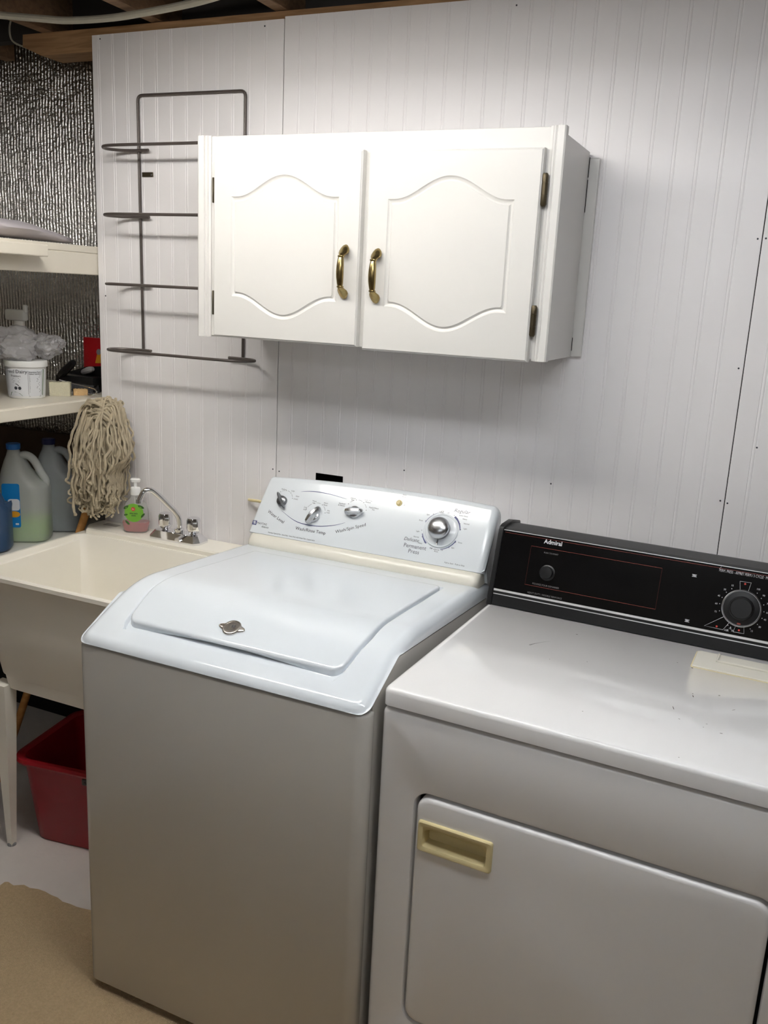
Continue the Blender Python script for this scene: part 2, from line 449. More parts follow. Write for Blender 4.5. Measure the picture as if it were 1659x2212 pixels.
# ------------------------------------------------------------------ fluorescent shop lights (above the frame)
def shop_light(label, x0, x1, yc, z, tube_mat, dy=0.06, hw=1.0):
    r = thing('shop_light', label, 'light', ((x0+x1)/2, yc, z))
    b = B()
    pr = [(-0.15, 0.0), (-0.13, 0.012), (-0.05, 0.05), (-0.05, 0.09), (0.05, 0.09), (0.05, 0.05), (0.13, 0.012), (0.15, 0.0),
          (0.148, -0.002), (0.125, 0.006), (0.047, 0.044), (-0.047, 0.044), (-0.125, 0.006), (-0.148, -0.002)]
    loft(b, [[(x, yc+a*hw, z+c) for a, c in pr] for x in (x0-0.03, x1+0.03)])
    part(r, 'housing', b, 'hood', smooth=None)
    for s in (-1, 1):
        b = B(); tube(b, [(x0+(x1-x0)*k/4, yc+s*dy, z-0.012) for k in range(5)], 0.0135, 10)
        part(r, 'fluorescent_tube', b, tube_mat)
        for xe in (x0-0.012, x1+0.012):
            b = B(); box(b, xe-0.011, xe+0.011, yc+s*dy-0.012, yc+s*dy+0.012, z-0.027, z+0.055); part(r, 'lamp_holder', b, 'white_plastic', smooth=None)
    for x in (x0+0.15, x1-0.15):
        b = B(); tube(b, [(x, yc, z+0.088), (x, yc, 2.60-0.012)], 0.0025, 6); part(r, 'hanger_chain', b, 'silver')
    return r
shop_light('white twin-tube fluorescent shop light hanging above the washer', -0.50, 0.72, -0.84, 2.205, 'tube', 0.035, 0.70)
shop_light('white twin-tube fluorescent shop light hanging in front of the dryer', 0.66, 1.88, -1.22, 2.20, 'tube_side', 0.06, 0.8)
shop_light('white twin-tube fluorescent fill light added behind the camera', 0.3, 1.52, -2.75, 2.20, 'tube_fill', 0.09)  # added lamp that brightens the machine fronts

# ================================================================== SHELVES AT THE LEFT
def shelf(label, x_front, z0, z1, y0, fascia=None, m='shelf', xb=-1.5):
    r = thing('wall_shelf', label, 'shelf', ((x_front+xb)/2, (y0+0.26)/2, z0))
    b = B(); box(b, xb, x_front, y0, 0.262, z0 if not fascia else z1-0.02, z1, 0.0015, 1); part(r, 'shelf_board', b, m, smooth=None)
    if fascia:
        b = B(); box(b, x_front-0.02, x_front, y0, 0.03, z0, z1-0.0205, 0.002, 1); part(r, 'front_board', b, m, smooth=None)
    return r
us = shelf('cream painted upper wooden shelf with a deep front board', -0.640, 1.660, 1.743, -1.9, True)
bm = B(); box(bm, -0.72, -0.570, -1.9, -0.268, 1.701, 1.733, 0.003, 2)
bmesh.ops.translate(bm, verts=bm.verts, vec=(0, 0, 0))
part(us, 'ledge_board', bm, 'shelf', smooth=None)
ls = shelf('cream painted middle shelf holding a tub and cleaning supplies', -0.640, 1.2525, 1.2885, -1.9)
bm = B(); box(bm, -0.6395, -0.632, -1.9, -0.004, 1.2525, 1.2865, 0.002, 1)
part(ls, 'edge_strip', bm, 'shelf', smooth=None)
shelf('low white shelf level with the sink rim holding three jugs', -0.705, 0.815, 0.840, -1.9, None, 'shelf_grey')

bm = B(); box(bm, -1.55, -0.66, 0.205, 0.222, 0.845, 1.108)
tag(finish('backing_or_shade_board', bm, 'hardboard', base=(-1.1, 0.21, 0.845), smooth=None), 'dark brown hardboard standing behind the jugs', 'board')

bm = B(); box(bm, -1.55, -0.64, 0.205, 0.222, 0.001, 0.806)  # added sheet whose near-black colour stands in for shade behind the bin
tag(finish('backing_or_shade_board', bm, 'void', base=(-1.1, 0.21, 0.001), smooth=None), 'near-black sheet added as painted shade under the low shelf', 'board')

# crumpled grey plastic sheeting on the upper shelf
bm = B()
rows = []
NU, NV = 40, 14
for i in range(NU+1):
    t = i/NU; y = -1.85 + 1.79*t
    taper = min(1.0, (1-t)*9.0)
    row = []
    for j in range(NV):
        a = 2*PI*j/NV
        w = 0.075*(0.35+0.65*taper); h = 0.024*(0.25+0.75*taper)
        nz = noise.noise(Vector((y*6, a*1.3, 0.3)))*0.010
        row.append((-0.70 + w*math.cos(a) + nz, y, 1.7455 + h + 0.002 + h*math.sin(a) + abs(nz)*0.6*(math.sin(a) > 0)))
    rows.append(row)
loft(bm, rows)
o = finish('plastic_sheet', bm, 'sheet', base=(-0.70, -1.0, 1.7455), smooth=80)
tag(o, 'rolled greyish white plastic sheeting lying on the upper shelf', 'plastic sheet')

# ------------------------------------------------------------------ things on the middle shelf
ZS = 1.2885
def cyl_map(c, R0, R1, z0, z1, th0, off=0.0006):
    """2-D (arc length, height) -> surface of an upright cone, th0 = facing angle"""
    def fn(x, y):
        t = (y)/(z1-z0); R = R0+(R1-R0)*t + off
        a = th0 + x/((R0+R1)/2)
        return (c[0]+R*math.cos(a), c[1]+R*math.sin(a), z0+y)
    return fn
tc_ = (-0.797, -0.148)
r = thing('plastic_tub', 'white plastic dairy tub with printed label on the middle shelf', 'tub', (tc_[0], tc_[1], ZS))
bm = B(); lathe(bm, [(0.050, 0.0), (0.0525, 0.002), (0.0585, 0.098), (0.054, 0.098), (0.049, 0.004)], (tc_[0], tc_[1], ZS), 48); part(r, 'tub_body', bm, 'tub_plastic')
bm = B(); lathe(bm, [(0.0592, 0.0), (0.0625, 0.0), (0.0628, 0.015), (0.0612, 0.018), (0.0, 0.018)], (tc_[0], tc_[1], ZS+0.0945), 48); part(r, 'lid', bm, 'white_plastic')
th = math.atan2(-2.19-tc_[1], 1.30-tc_[0])
fn = cyl_map(tc_, 0.0526, 0.0586, ZS, ZS+0.098, th)
bm = B()
V = [(-0.085+0.16*i/24, 0.008+0.08*j) for j in (0, 1) for i in range(25)]
put_flat(bm, V, [(i, i+1, 26+i, 25+i) for i in range(24)], lambda x, y: fn(x, y)); part(r, 'label_sheet', bm, 'label_white')
f2 = cyl_map(tc_, 0.0526, 0.0586, ZS, ZS+0.098, th, 0.0011)
bm = B()
put_text(bm, 'Feed Dairy', 0.0145, -0.029, 0.081, f2)
put_text(bm, 'Premium', 0.0085, -0.030, 0.068, f2)
for k, w in enumerate((0.020, 0.026, 0.018, 0.022)): put_stroke(bm, [(-0.03-w/2, 0.061-0.004*k), (-0.03+w/2, 0.061-0.004*k)], 0.0008, f2)
put_stroke(bm, [(0.005, 0.014), (0.046, 0.014), (0.046, 0.084), (0.005, 0.084)], 0.0008, f2, True)
put_text(bm, 'Nutrition Facts', 0.0058, 0.025, 0.080, f2, bold=0.0001)
put_text(bm, 'Valeur nutritive', 0.0058, 0.025, 0.0745, f2, bold=0.0001)
for k in range(13): put_stroke(bm, [(0.008, 0.069-0.004*k), (0.008+random.uniform(0.022, 0.035), 0.069-0.004*k)], 0.0012, f2)
for k in range(2): put_stroke(bm, [(0.006, 0.0105-0.0028*k), (0.045, 0.0105-0.0028*k)], 0.0008, f2)
put_poly(bm, disc(-0.032, 0.032, 0.005), f2); put_poly(bm, disc(-0.020, 0.032, 0.0048), f2)
put_stroke(bm, [(-0.032, 0.045), (-0.027, 0.043), (-0.022, 0.039)], 0.002, f2)
part(r, 'printed_lettering', bm, 'print_dark', smooth=None)
bm = B(); put_poly(bm, [(-0.055, 0.009), (-0.012, 0.009), (-0.02, 0.016), (-0.035, 0.021), (-0.05, 0.019)], f2)
put_stroke(bm, [(0.052, 0.01), (0.054, 0.088)], 0.003, f2)
part(r, 'green_print', bm, 'leaf', smooth=None)

def crumple(center, rad, mseed, amp=0.25, sub=4):
    b = B(); bmesh.ops.create_icosphere(b, subdivisions=sub, radius=1.0)
    for v in b.verts:
        p = v.co.copy()
        d = noise.noise(p*1.6+Vector((mseed, 0, 0)))*amp + abs(noise.noise(p*3.7+Vector((0, mseed, 0))))*amp*0.7 + noise.noise(p*9+Vector((0, 0, mseed)))*amp*0.18
        s = 1+d
        v.co = Vector((center[0]+p.x*rad[0]*s, center[1]+p.y*rad[1]*s, center[2]+p.z*rad[2]*s))
    return b
bm = crumple((-0.835, -0.165, 0), (0.082, 0.07, 0.050), 3.1, 0.42)
b2 = crumple((-0.770, -0.085, 0), (0.045, 0.045, 0.030), 7.7, 0.5, 4)
me2 = bpy.data.meshes.new('t'); b2.to_mesh(me2); b2.free(); bm.from_mesh(me2); bpy.data.meshes.remove(me2)
zmin = min(v.co.z for v in bm.verts)
for v in bm.verts:
    v.co.z = max(v.co.z+1.443, ZS+0.1135)
o = finish('plastic_bag', bm, 'bag', base=(-0.81, -0.14, ZS+0.1135), smooth=18)
tag(o, 'crumpled clear plastic bag resting on the dairy tub lid', 'bag')

r = thing('spray_can', 'dark blue spray can with a yellow band at the left edge of the shelf', 'can', (-0.838, -0.262, ZS))
bm = B(); lathe(bm, [(0.028, 0), (0.030, 0.002), (0.030, 0.125), (0.026, 0.135)], (-0.838, -0.262, ZS), 28); part(r, 'can_body', bm, 'can')
bm = B(); lathe(bm, [(0.0303, 0.098), (0.0303, 0.112)], (-0.838, -0.262, ZS), 28); part(r, 'yellow_stripe', bm, 'yellow')
bm = B(); lathe(bm, [(0.024, 0.1345), (0.024, 0.160), (0.019, 0.166)], (-0.838, -0.262, ZS), 24); part(r, 'cap', bm, 'black')
bm = B()
for k in range(5): lathe(bm, [(0.0304, 0.030+0.012*k), (0.0304, 0.036+0.012*k)], (-0.838, -0.262, ZS), 28)
part(r, 'printed_lines', bm, 'label_white')

sx, sy = -0.905, -0.06
r = thing('spray_bottle', 'white spray bottle standing behind the plastic bag', 'bottle', (sx, sy, ZS))
bm = B(); lathe(bm, [(0.036, 0), (0.038, 0.004), (0.038, 0.14), (0.014, 0.185), (0.014, 0.205)], (sx, sy, ZS), 24); part(r, 'bottle_body', bm, 'white_plastic')
bm = B(); lathe(bm, [(0.017, 0.200), (0.017, 0.222)], (sx, sy, ZS), 20)
box(bm, sx-0.050, sx+0.028, sy-0.012, sy+0.012, ZS+0.222, ZS+0.256, 0.006, 2); box(bm, sx+0.02, sx+0.034, sy-0.006, sy+0.006, ZS+0.246, ZS+0.272, 0.003, 1)
part(r, 'spray_head', bm, 'shelf_grey')

def serrated(label, p, q, dep, h, m, name):
    """block with scalloped ends between ground points p and q"""
    p = Vector((p[0], p[1], 0)); q = Vector((q[0], q[1], 0)); d = (q-p).normalized(); nrm = Vector((-d.y, d.x, 0)); L = (q-p).length
    b = B(); out = []
    nz = 8
    for k in range(nz*2+1): out.append((L-(0.003 if k % 2 else 0), h*k/(nz*2)))
    for k in range(9): out.append((L-0.003-(L-0.006)*k/8, h+(0.0015 if k % 2 else 0)))
    for k in range(nz*2, -1, -1): out.append((0.003 if k % 2 else 0, h*k/(nz*2)))
    loft(b, [[p+d*x+nrm*o_+Vector((0, 0, ZS+0.0005+z)) for x, z in out] for o_ in (0.0, dep)])
    ob = finish(name, b, m, base=((p+q)/2+Vector((0, 0, ZS+0.0005))), smooth=None)
    return tag(ob, label, name.split('_')[-1])
serrated('pale cream scalloped sponge block beside the dairy tub', (-0.768, -0.088), (-0.716, -0.050), 0.032, 0.042, 'sponge', 'scrub_sponge')
serrated('small tan sponge block near the end of the middle shelf', (-0.728, -0.026), (-0.697, 0.006), 0.022, 0.019, 'tan_block', 'flat_sponge')

# red bag behind the panel edge
bm = B()
bx0, bx1, by, h = -0.872, -0.735, 0.185, 0.168
loops = []
for k in range(9):
    t = k/8; th_ = 0.022*(1-t*0.85)
    lp = []
    for j in range(16):
        a = 2*PI*j/16
        lp.append((0.5*(bx0+bx1)+0.5*(bx1-bx0)*(1-0.03*math.sin(PI*t))*max(-1, min(1, 1.25*math.cos(a))), by+th_*math.sin(a), ZS+0.0005+h*t))
    loops.append(lp)
loft(bm, loops)
rb = thing('coffee_bag', 'shiny red packet standing at the back against the panel edge', 'packet', (-0.80, by, ZS))
part(rb, 'packet_body', bm, 'red_bag', smooth=50)
bm = B(); fnp = lambda x, y: (x, by-0.0235+0.02*((y-ZS)/h)*0.85, y)
put_poly(bm, [(-0.812, ZS+0.086), (-0.775, ZS+0.088), (-0.775, ZS+0.128), (-0.805, ZS+0.118)], fnp); part(rb, 'yellow_print', bm, 'lemon', smooth=None)
bm = B(); put_poly(bm, disc(-0.797, ZS+0.124, 0.010, 14), lambda x, y: (x, by-0.026+0.02*((y-ZS)/h)*0.85, y)); part(rb, 'round_print', bm, 'grey_plastic', smooth=None)

# black hand brush / dustpan
r = thing('hand_brush', 'black hand brush with dark bristles lying behind the sponges', 'brush', (-0.80, 0.06, ZS))
bm = B(); box(bm, -0.88, -0.72, 0.055, 0.105, ZS+0.022, ZS+0.052, 0.008, 2)
part(r, 'brush_back', bm, 'black')
bm = B()
for i in range(38):
    x = -0.878 + 0.157*i/37
    for j in range(3):
        y = 0.058+0.02*j
        tube(bm, [(x, y, ZS+0.026), (x+random.uniform(-0.004, 0.004), y-0.010*(j == 0), ZS+0.001)], 0.0022, 4)
part(r, 'bristles', bm, 'bristle', smooth=None, kind='stuff')
bm = B(); tube(bm, smooth_path([(-0.86, 0.06, ZS+0.050), (-0.825, 0.045, ZS+0.068), (-0.775, 0.03, ZS+0.098)], 5), [0.011, 0.012, 0.012, 0.013, 0.013, 0.013, 0.013, 0.012, 0.012, 0.011, 0.009], 10)
part(r, 'handle', bm, 'black')
r = thing('dustpan', 'black dustpan with a grey rounded grip behind the tan sponge', 'dustpan', (-0.79, 0.125, ZS))
bm = B(); loft(bm, [[(x, 0.115+dy, z) for x, z in ((-0.90, ZS+0.001), (-0.72, ZS+0.001), (-0.725, ZS+0.085), (-0.80, ZS+0.078), (-0.895, ZS+0.05))] for dy in (0, 0.012)])
part(r, 'pan', bm, 'black', smooth=None)
bm = B(); tube(bm, smooth_path([(-0.80, 0.095, ZS+0.060), (-0.775, 0.09, ZS+0.068), (-0.745, 0.085, ZS+0.076)], 5), [0.006, 0.008, 0.009, 0.010, 0.010, 0.011, 0.011, 0.011, 0.010, 0.009, 0.006], 10)
part(r, 'grip', bm, 'grey_plastic')

# wire rim of a strainer poking past the panel edge
bm = B()
tube(bm, smooth_path([(-0.84, 0.035, ZS+0.036), (-0.74, 0.015, ZS+0.030), (-0.665, -0.006, ZS+0.027), (-0.643, -0.016, ZS+0.018), (-0.655, -0.020, ZS+0.008), (-0.70, -0.006, ZS+0.0035)], 8), 0.0024, 8)
tag(finish('strainer_rim', bm, 'chrome', base=(-0.74, 0, ZS+0.001)), 'thin bent chrome wire rim sticking out at the shelf end', 'wire')

# ------------------------------------------------------------------ jugs on the low shelf
ZJ = 0.8405
def jug(label, c, rz, w, d, h, body_mat, cap_mat, liquid=None, label_fn=None):
    r = thing('cleaner_jug', label, 'jug', (c[0], c[1], ZJ), rz, 'jugs on the low shelf')
    hs = 0.56*h
    def sec(x0, x1, dd, z, rr): return [(x, y, z) for x, y in rrect(x0, x1, -dd/2, dd/2, rr, 5)]
    b = B()
    loft(b, [sec(-w/2+0.012, w/2-0.012, d-0.024, 0, 0.03), sec(-w/2+0.002, w/2-0.002, d-0.004, 0.007, 0.04), sec(-w/2, w/2, d, 0.02, 0.045),
             sec(-w/2, w/2, d, hs, 0.045), sec(-w/2+0.002, w/2-0.006, d-0.004, hs+0.012, 0.045), sec(-w/2+0.006, w/2-0.034, d-0.016, hs+0.030, 0.04), sec(-w/2+0.012, w/2-0.055, d-0.034, hs+0.056, 0.034),
             sec(-w/2+0.020, w/2-0.068, d-0.056, hs+0.082, 0.024), sec(-w/2+0.026, -0.006, 0.046, h-0.036, 0.0195), sec(-0.046, -0.010, 0.036, h-0.022, 0.0175), sec(-0.046, -0.010, 0.036, h-0.016, 0.0175)])
    part(r, 'jug_body', b, body_mat, 45, False)
    b = B()
    tube(b, smooth_path([(-0.020, 0, h-0.046), (0.006, 0, h-0.036), (0.030, 0, h-0.050), (0.052, 0, h-0.092), (0.064, 0, hs+0.020), (0.060, 0, hs-0.006)], 5), 0.0125, 12)
    part(r, 'handle', b, body_mat, 45, False)
    b = B(); lathe(b, [(0.020, 0), (0.021, 0.002), (0.021, 0.016), (0.019, 0.018)], (-0.028, 0, h-0.018), 24); part(r, 'cap', b, cap_mat, 32, False)
    if liquid:
        b = B(); i_ = 0.003
        loft(b, [sec(-w/2+0.014, w/2-0.014, d-0.030, 0.003, 0.03), sec(-w/2+i_, w/2-i_, d-2*i_, 0.02, 0.042), sec(-w/2+i_, w/2-i_, d-2*i_, liquid[1], 0.042)])
        part(r, 'liquid', b, liquid[0], 45, False)
    return r
def face_map(w, d, rz_side):  # flat label patch just proud of the front (-y local) face
    return lambda x, y: (x, -d/2-0.0006, y)
j = jug('milky jug of green cleaner with a bright blue cap and label', (-0.808, -0.165), 0.55, 0.150, 0.120, 0.305, 'jug', 'cap_blue', ('green_liquid', 0.068))
fm = lambda o_: (lambda x, y: (x, -0.060-o_, y))
bm = B(); put_poly(bm, rrect(-0.052, 0.000, 0.052, 0.190, 0.006, 3), fm(0.0006)); part(j, 'label_sheet', bm, 'label_blue', None, False)
bm = B(); put_poly(bm, rrect(-0.036, -0.001, 0.106, 0.142, 0.008, 3), fm(0.0010)); part(j, 'white_print', bm, 'label_white', None, False)
bm = B(); put_poly(bm, [(-0.018+0.017*math.cos(2*PI*k/16), 0.094+0.010*math.sin(2*PI*k/16)) for k in range(16)], fm(0.0012)); part(j, 'lemon_print', bm, 'lemon', None, False)
bm = B(); put_poly(bm, rrect(-0.016, -0.006, 0.060, 0.066, 0.001, 1), fm(0.0010)); part(j, 'small_print', bm, 'label_white', None, False)
j = jug('cloudy jug of clear cleaner with a navy cap nearest the mop', (-0.812, -0.016), 0.50, 0.150, 0.120, 0.300, 'jug_clear', 'cap_navy', ('grey_liquid', 0.165))
bm = B(); put_poly(bm, rrect(-0.050, -0.014, 0.062, 0.152, 0.006, 3), fm(0.0006)); part(j, 'label_sheet', bm, 'label_navy', None, False)
bm = B(); put_poly(bm, rrect(-0.034, -0.020, 0.068, 0.080, 0.002, 2), fm(0.0010)); put_poly(bm, disc(-0.030, 0.094, 0.007, 8), fm(0.0010)); part(j, 'white_print', bm, 'label_white', None, False)
j = jug('opaque slate blue jug at the left edge of the picture', (-0.815, -0.312), 0.55, 0.140, 0.115, 0.225, 'blue_jug', 'cap_navy')

# ================================================================== UTILITY SINK
SX0, SX1, SY0, SY1, SZ = -0.645, -0.075, -0.562, -0.004, 0.876
sink = thing('utility_sink', 'cream plastic utility sink on tapered legs left of the washer', 'sink', ((SX0+SX1)/2, (SY0+SY1)/2, 0))
def L3(x0, x1, y0, y1, z, r): return [(x, y, z) for x, y in rrect(x0, x1, y0, y1, r, 7)]
bm = B()
yb = -0.118                                   # back of the bowl, deck behind it
bx0_, bx1_, by0_, by1_ = SX0+0.014, SX1-0.014, SY0+0.014, yb
loft(bm, [
    L3(SX0+0.095, SX1-0.095, SY0+0.085, yb-0.03, 0.518, 0.03),
    L3(SX0+0.06, SX1-0.06, SY0+0.060, yb+0.01, 0.524, 0.05),
    L3(SX0+0.026, SX1-0.026, SY0+0.026, yb+0.02, 0.840, 0.045),
    L3(SX0+0.024, SX1-0.024, SY0+0.024, SY1-0.01, 0.858, 0.030),
    L3(SX0, SX1, SY0, SY1, 0.862, 0.018),
    L3(SX0, SX1, SY0, SY1, SZ-0.003, 0.018),
    L3(SX0+0.003, SX1-0.003, SY0+0.003, SY1-0.003, SZ, 0.017),
    L3(bx0_-0.002, bx1_+0.002, by0_-0.002, by1_+0.002, SZ, 0.035),
    L3(bx0_+0.002, bx1_-0.002, by0_+0.002, by1_-0.002, SZ-0.006, 0.034),
    L3(bx0_+0.018, bx1_-0.018, by0_+0.018, by1_-0.012, 0.72, 0.045),
    L3(bx0_+0.036, bx1_-0.036, by0_+0.036, by1_-0.030, 0.568, 0.055),
    L3(bx0_+0.052, bx1_-0.052, by0_+0.052, by1_-0.046, 0.545, 0.055)])
part(sink, 'tub', bm, 'sink', 40)
bm = B()
dk = [(SX0+0.030, -0.112), (SX0+0.004, -0.075), (SX0+0.004, SY1), (SX1-0.004, SY1), (SX1-0.004, -0.075), (SX1-0.030, -0.112)]
cxd, cyd = (SX0+SX1)/2, -0.055
loft(bm, [[(x, y, SZ-0.002) for x, y in dk], [(x, y, SZ+0.012) for x, y in dk], [(cxd+(x-cxd)*0.985, min(-0.0045, cyd+(y-cyd)*0.94), SZ+0.0165) for x, y in dk]])
part(sink, 'faucet_deck', bm, 'sink', 25)
bm = B(); put_poly(bm, rrect(-0.60, -0.545, -0.055, -0.030, 0.004, 3), lambda x, y: (x, y, SZ+0.0172)); 
part(sink, 'soap_scum', bm, mat('dried_soap', srgb(150, 140, 126), 0.8, noise_s=150, noise_a=0.5, alpha_mix=0.35), None)
for lx, ly in ((SX0+0.070, SY0+0.062), (SX1-0.062, SY0+0.062), (SX0+0.062, -0.085), (SX1-0.062, -0.085)):
    bm = B(); sxn = 1 if lx < -0.36 else -1
    fx, fy = lx - sxn*0.022, ly + (0.016 if ly < -0.3 else -0.01)
    loft(bm, [[(fx+a*0.009, fy+b*0.009, 0.0) for a, b in ((-1,-1),(1,-1),(1,1),(-1,1))], [(lx+a*0.026, ly+b*0.022, 0.535) for a, b in ((-1,-1),(1,-1),(1,1),(-1,1))]])
    part(sink, 'leg', bm, 'sink', None)
    bm = B(); lathe(bm, [(0.013, 0), (0.013, 0.006), (0.009, 0.010)], (fx, fy, 0.0), 12); part(sink, 'foot_cap', bm, 'grey_plastic')
bm = B(); tube(bm, smooth_path([(-0.36, -0.32, 0.53), (-0.36, -0.32, 0.40), (-0.36, -0.26, 0.335), (-0.36, -0.16, 0.36), (-0.36, -0.02, 0.37)], 5), 0.02, 12); part(sink, 'drain_pipe', bm, 'white_plastic')

# ------------------------------------------------------------------ faucet
ZD = SZ+0.0168
fc = thing('faucet', 'chrome two-knob faucet with a bent spout on the sink deck', 'faucet', (-0.300, -0.058, ZD))
bm = B()
lp = lambda w, d, z: [(-0.302+a*w, -0.059+b*d, z) for a, b in ((-1, -0.55), (-0.86, -1), (0.86, -1), (1, -0.55), (1, 0.55), (0.86, 1), (-0.86, 1), (-1, 0.55))]
loft(bm, [lp(0.092, 0.037, ZD), lp(0.092, 0.037, ZD+0.006), lp(0.079, 0.022, ZD+0.0230), lp(0.077, 0.020, ZD+0.0240)])
part(fc, 'base_plate', bm, 'chrome', 15)
for kx in (-0.349, -0.246):
    bm = B(); lathe(bm, [(0.012, 0), (0.012, 0.004), (0.009, 0.006), (0.009, 0.010)], (kx, -0.060, ZD+0.0195), 20); part(fc, 'knob_stem', bm, 'chrome')
    bm = B(); loops = []
    for rr, zz in ((0.010, 0.006), (0.0145, 0.009), (0.0185, 0.017), (0.0205, 0.020), (0.0215, 0.023), (0.0215, 0.048), (0.0185, 0.056), (0.013, 0.058)):
        loops.append([(kx+rr*(1-0.055*(k % 4 == 0))*math.cos(2*PI*k/32), -0.060+rr*(1-0.055*(k % 4 == 0))*math.sin(2*PI*k/32), ZD+0.0195+zz) for k in range(32)])
    loft(bm, loops); part(fc, 'knob', bm, 'chrome', 30)
bm = B(); lathe(bm, [(0.013, 0), (0.0155, 0.003), (0.0155, 0.014), (0.012, 0.017)], (-0.298, -0.060, ZD+0.0195), 24); part(fc, 'spout_collar', bm, 'chrome')
bm = B(); tube(bm, smooth_path([(-0.298, -0.060, ZD+0.03), (-0.298, -0.060, ZD+0.060), (-0.304, -0.068, ZD+0.083), (-0.325, -0.094, ZD+0.122), (-0.344, -0.117, ZD+0.152), (-0.354, -0.129, ZD+0.160), (-0.364, -0.142, ZD+0.153), (-0.372, -0.152, ZD+0.128)], 7), 0.0085, 14)
lathe(bm, [(0.0098, 0), (0.0098, 0.012)], (-0.3722, -0.1525, ZD+0.122), 14)
part(fc, 'spout', bm, 'chrome', 40)

# ------------------------------------------------------------------ hand soap
sc = (-0.462, -0.060)
sp = thing('soap_bottle', 'clear pump bottle of pink hand soap with a round green label', 'soap bottle', (sc[0], sc[1], ZD), 0.42)
def SL(w, d, z): return [(w*math.copysign(abs(math.cos(a))**0.75, math.cos(a)), d*math.copysign(abs(math.sin(a))**0.75, math.sin(a)), z) for a in (2*PI*k/32 for k in range(32))]
bm = B(); loft(bm, [SL(0.033, 0.018, 0), SL(0.038, 0.022, 0.004), SL(0.042, 0.025, 0.03), SL(0.040, 0.024, 0.065), SL(0.031, 0.020, 0.090), SL(0.016, 0.014, 0.108), SL(0.0125, 0.0125, 0.116), SL(0.0125, 0.0125, 0.124)])
part(sp, 'bottle', bm, 'soap_clear', 50, False)
bm = B(); loft(bm, [SL(0.031, 0.016, 0.003), SL(0.036, 0.020, 0.006), SL(0.0405, 0.0235, 0.03), SL(0.0405, 0.0235, 0.034)]); part(sp, 'liquid', bm, 'soap_red', 50, False)
bm = B(); tube(bm, [(0, 0, 0.035), (0, 0, 0.12)], 0.003, 8); part(sp, 'dip_tube', bm, 'white_plastic', 32, False)
bm = B(); lathe(bm, [(0.0145, 0.118), (0.0150, 0.120), (0.0150, 0.138), (0.0135, 0.141), (0.005, 0.142), (0.005, 0.158)], (0, 0, 0), 24)
loft(bm, [[(x, y, 0.158) for x, y in rrect(-0.014, 0.014, -0.0075, 0.0075, 0.006, 4)], [(x, y, 0.1655) for x, y in rrect(-0.0155, 0.0155, -0.0085, 0.0085, 0.007, 4)], [(x, y, 0.169) for x, y in rrect(-0.012, 0.012, -0.006, 0.006, 0.005, 4)]])
part(sp, 'pump', bm, 'white_plastic', 32, False)
def smap(o_):
    def f(x, y):
        w = 0.0415; d = 0.0245
        q = max(0.0, 1-(abs(x)/w)**2.4)
        return (x, -(d*q**0.45)-o_, y)
    return f
V = []; Fc = []
nn = 24
for ring in range(7):
    for k in range(nn): V.append((0.029*ring/6*math.cos(2*PI*k/nn), 0.066+0.029*ring/6*math.sin(2*PI*k/nn)))
for ring in range(6):
    for k in range(nn): Fc.append((ring*nn+k, ring*nn+(k+1) % nn, (ring+1)*nn+(k+1) % nn, (ring+1)*nn+k))
bm = B(); put_flat(bm, V, Fc, smap(0.0012)); part(sp, 'label_sheet', bm, 'lime', 60, False)
bm = B()
for cx_, cy_, r_, a_ in ((-0.024, 0.082, 0.010, 0.6), (0.022, 0.085, 0.010, -0.5), (-0.025, 0.058, 0.007, 0.3), (0.027, 0.058, 0.008, 0.9), (-0.020, 0.034, 0.009, -0.7)):
    put_poly(bm, [(cx_+r_*math.cos(t)*math.cos(a_)-r_*0.4*math.sin(t)*math.sin(a_), cy_+r_*math.cos(t)*math.sin(a_)+r_*0.4*math.sin(t)*math.cos(a_)) for t in (2*PI*k/12 for k in range(12))], smap(0.0016))
part(sp, 'leaf_print', bm, 'leaf', None, False)
bm = B(); put_poly(bm, disc(-0.001, 0.078, 0.0063, 16), smap(0.0020)); part(sp, 'red_print', bm, 'dot_red', None, False)
bm = B(); put_text(bm, 'life', 0.006, -0.001, 0.078, smap(0.0024)); part(sp, 'white_lettering', bm, 'label_white', None, False)
bm = B(); put_text(bm, 'aloe vera', 0.0066, 0, 0.0645, smap(0.0020), bold=0.0001); put_text(bm, 'aloès', 0.0066, 0, 0.0575, smap(0.0020), bold=0.0001); part(sp, 'dark_lettering', bm, 'print_dark', None, False)

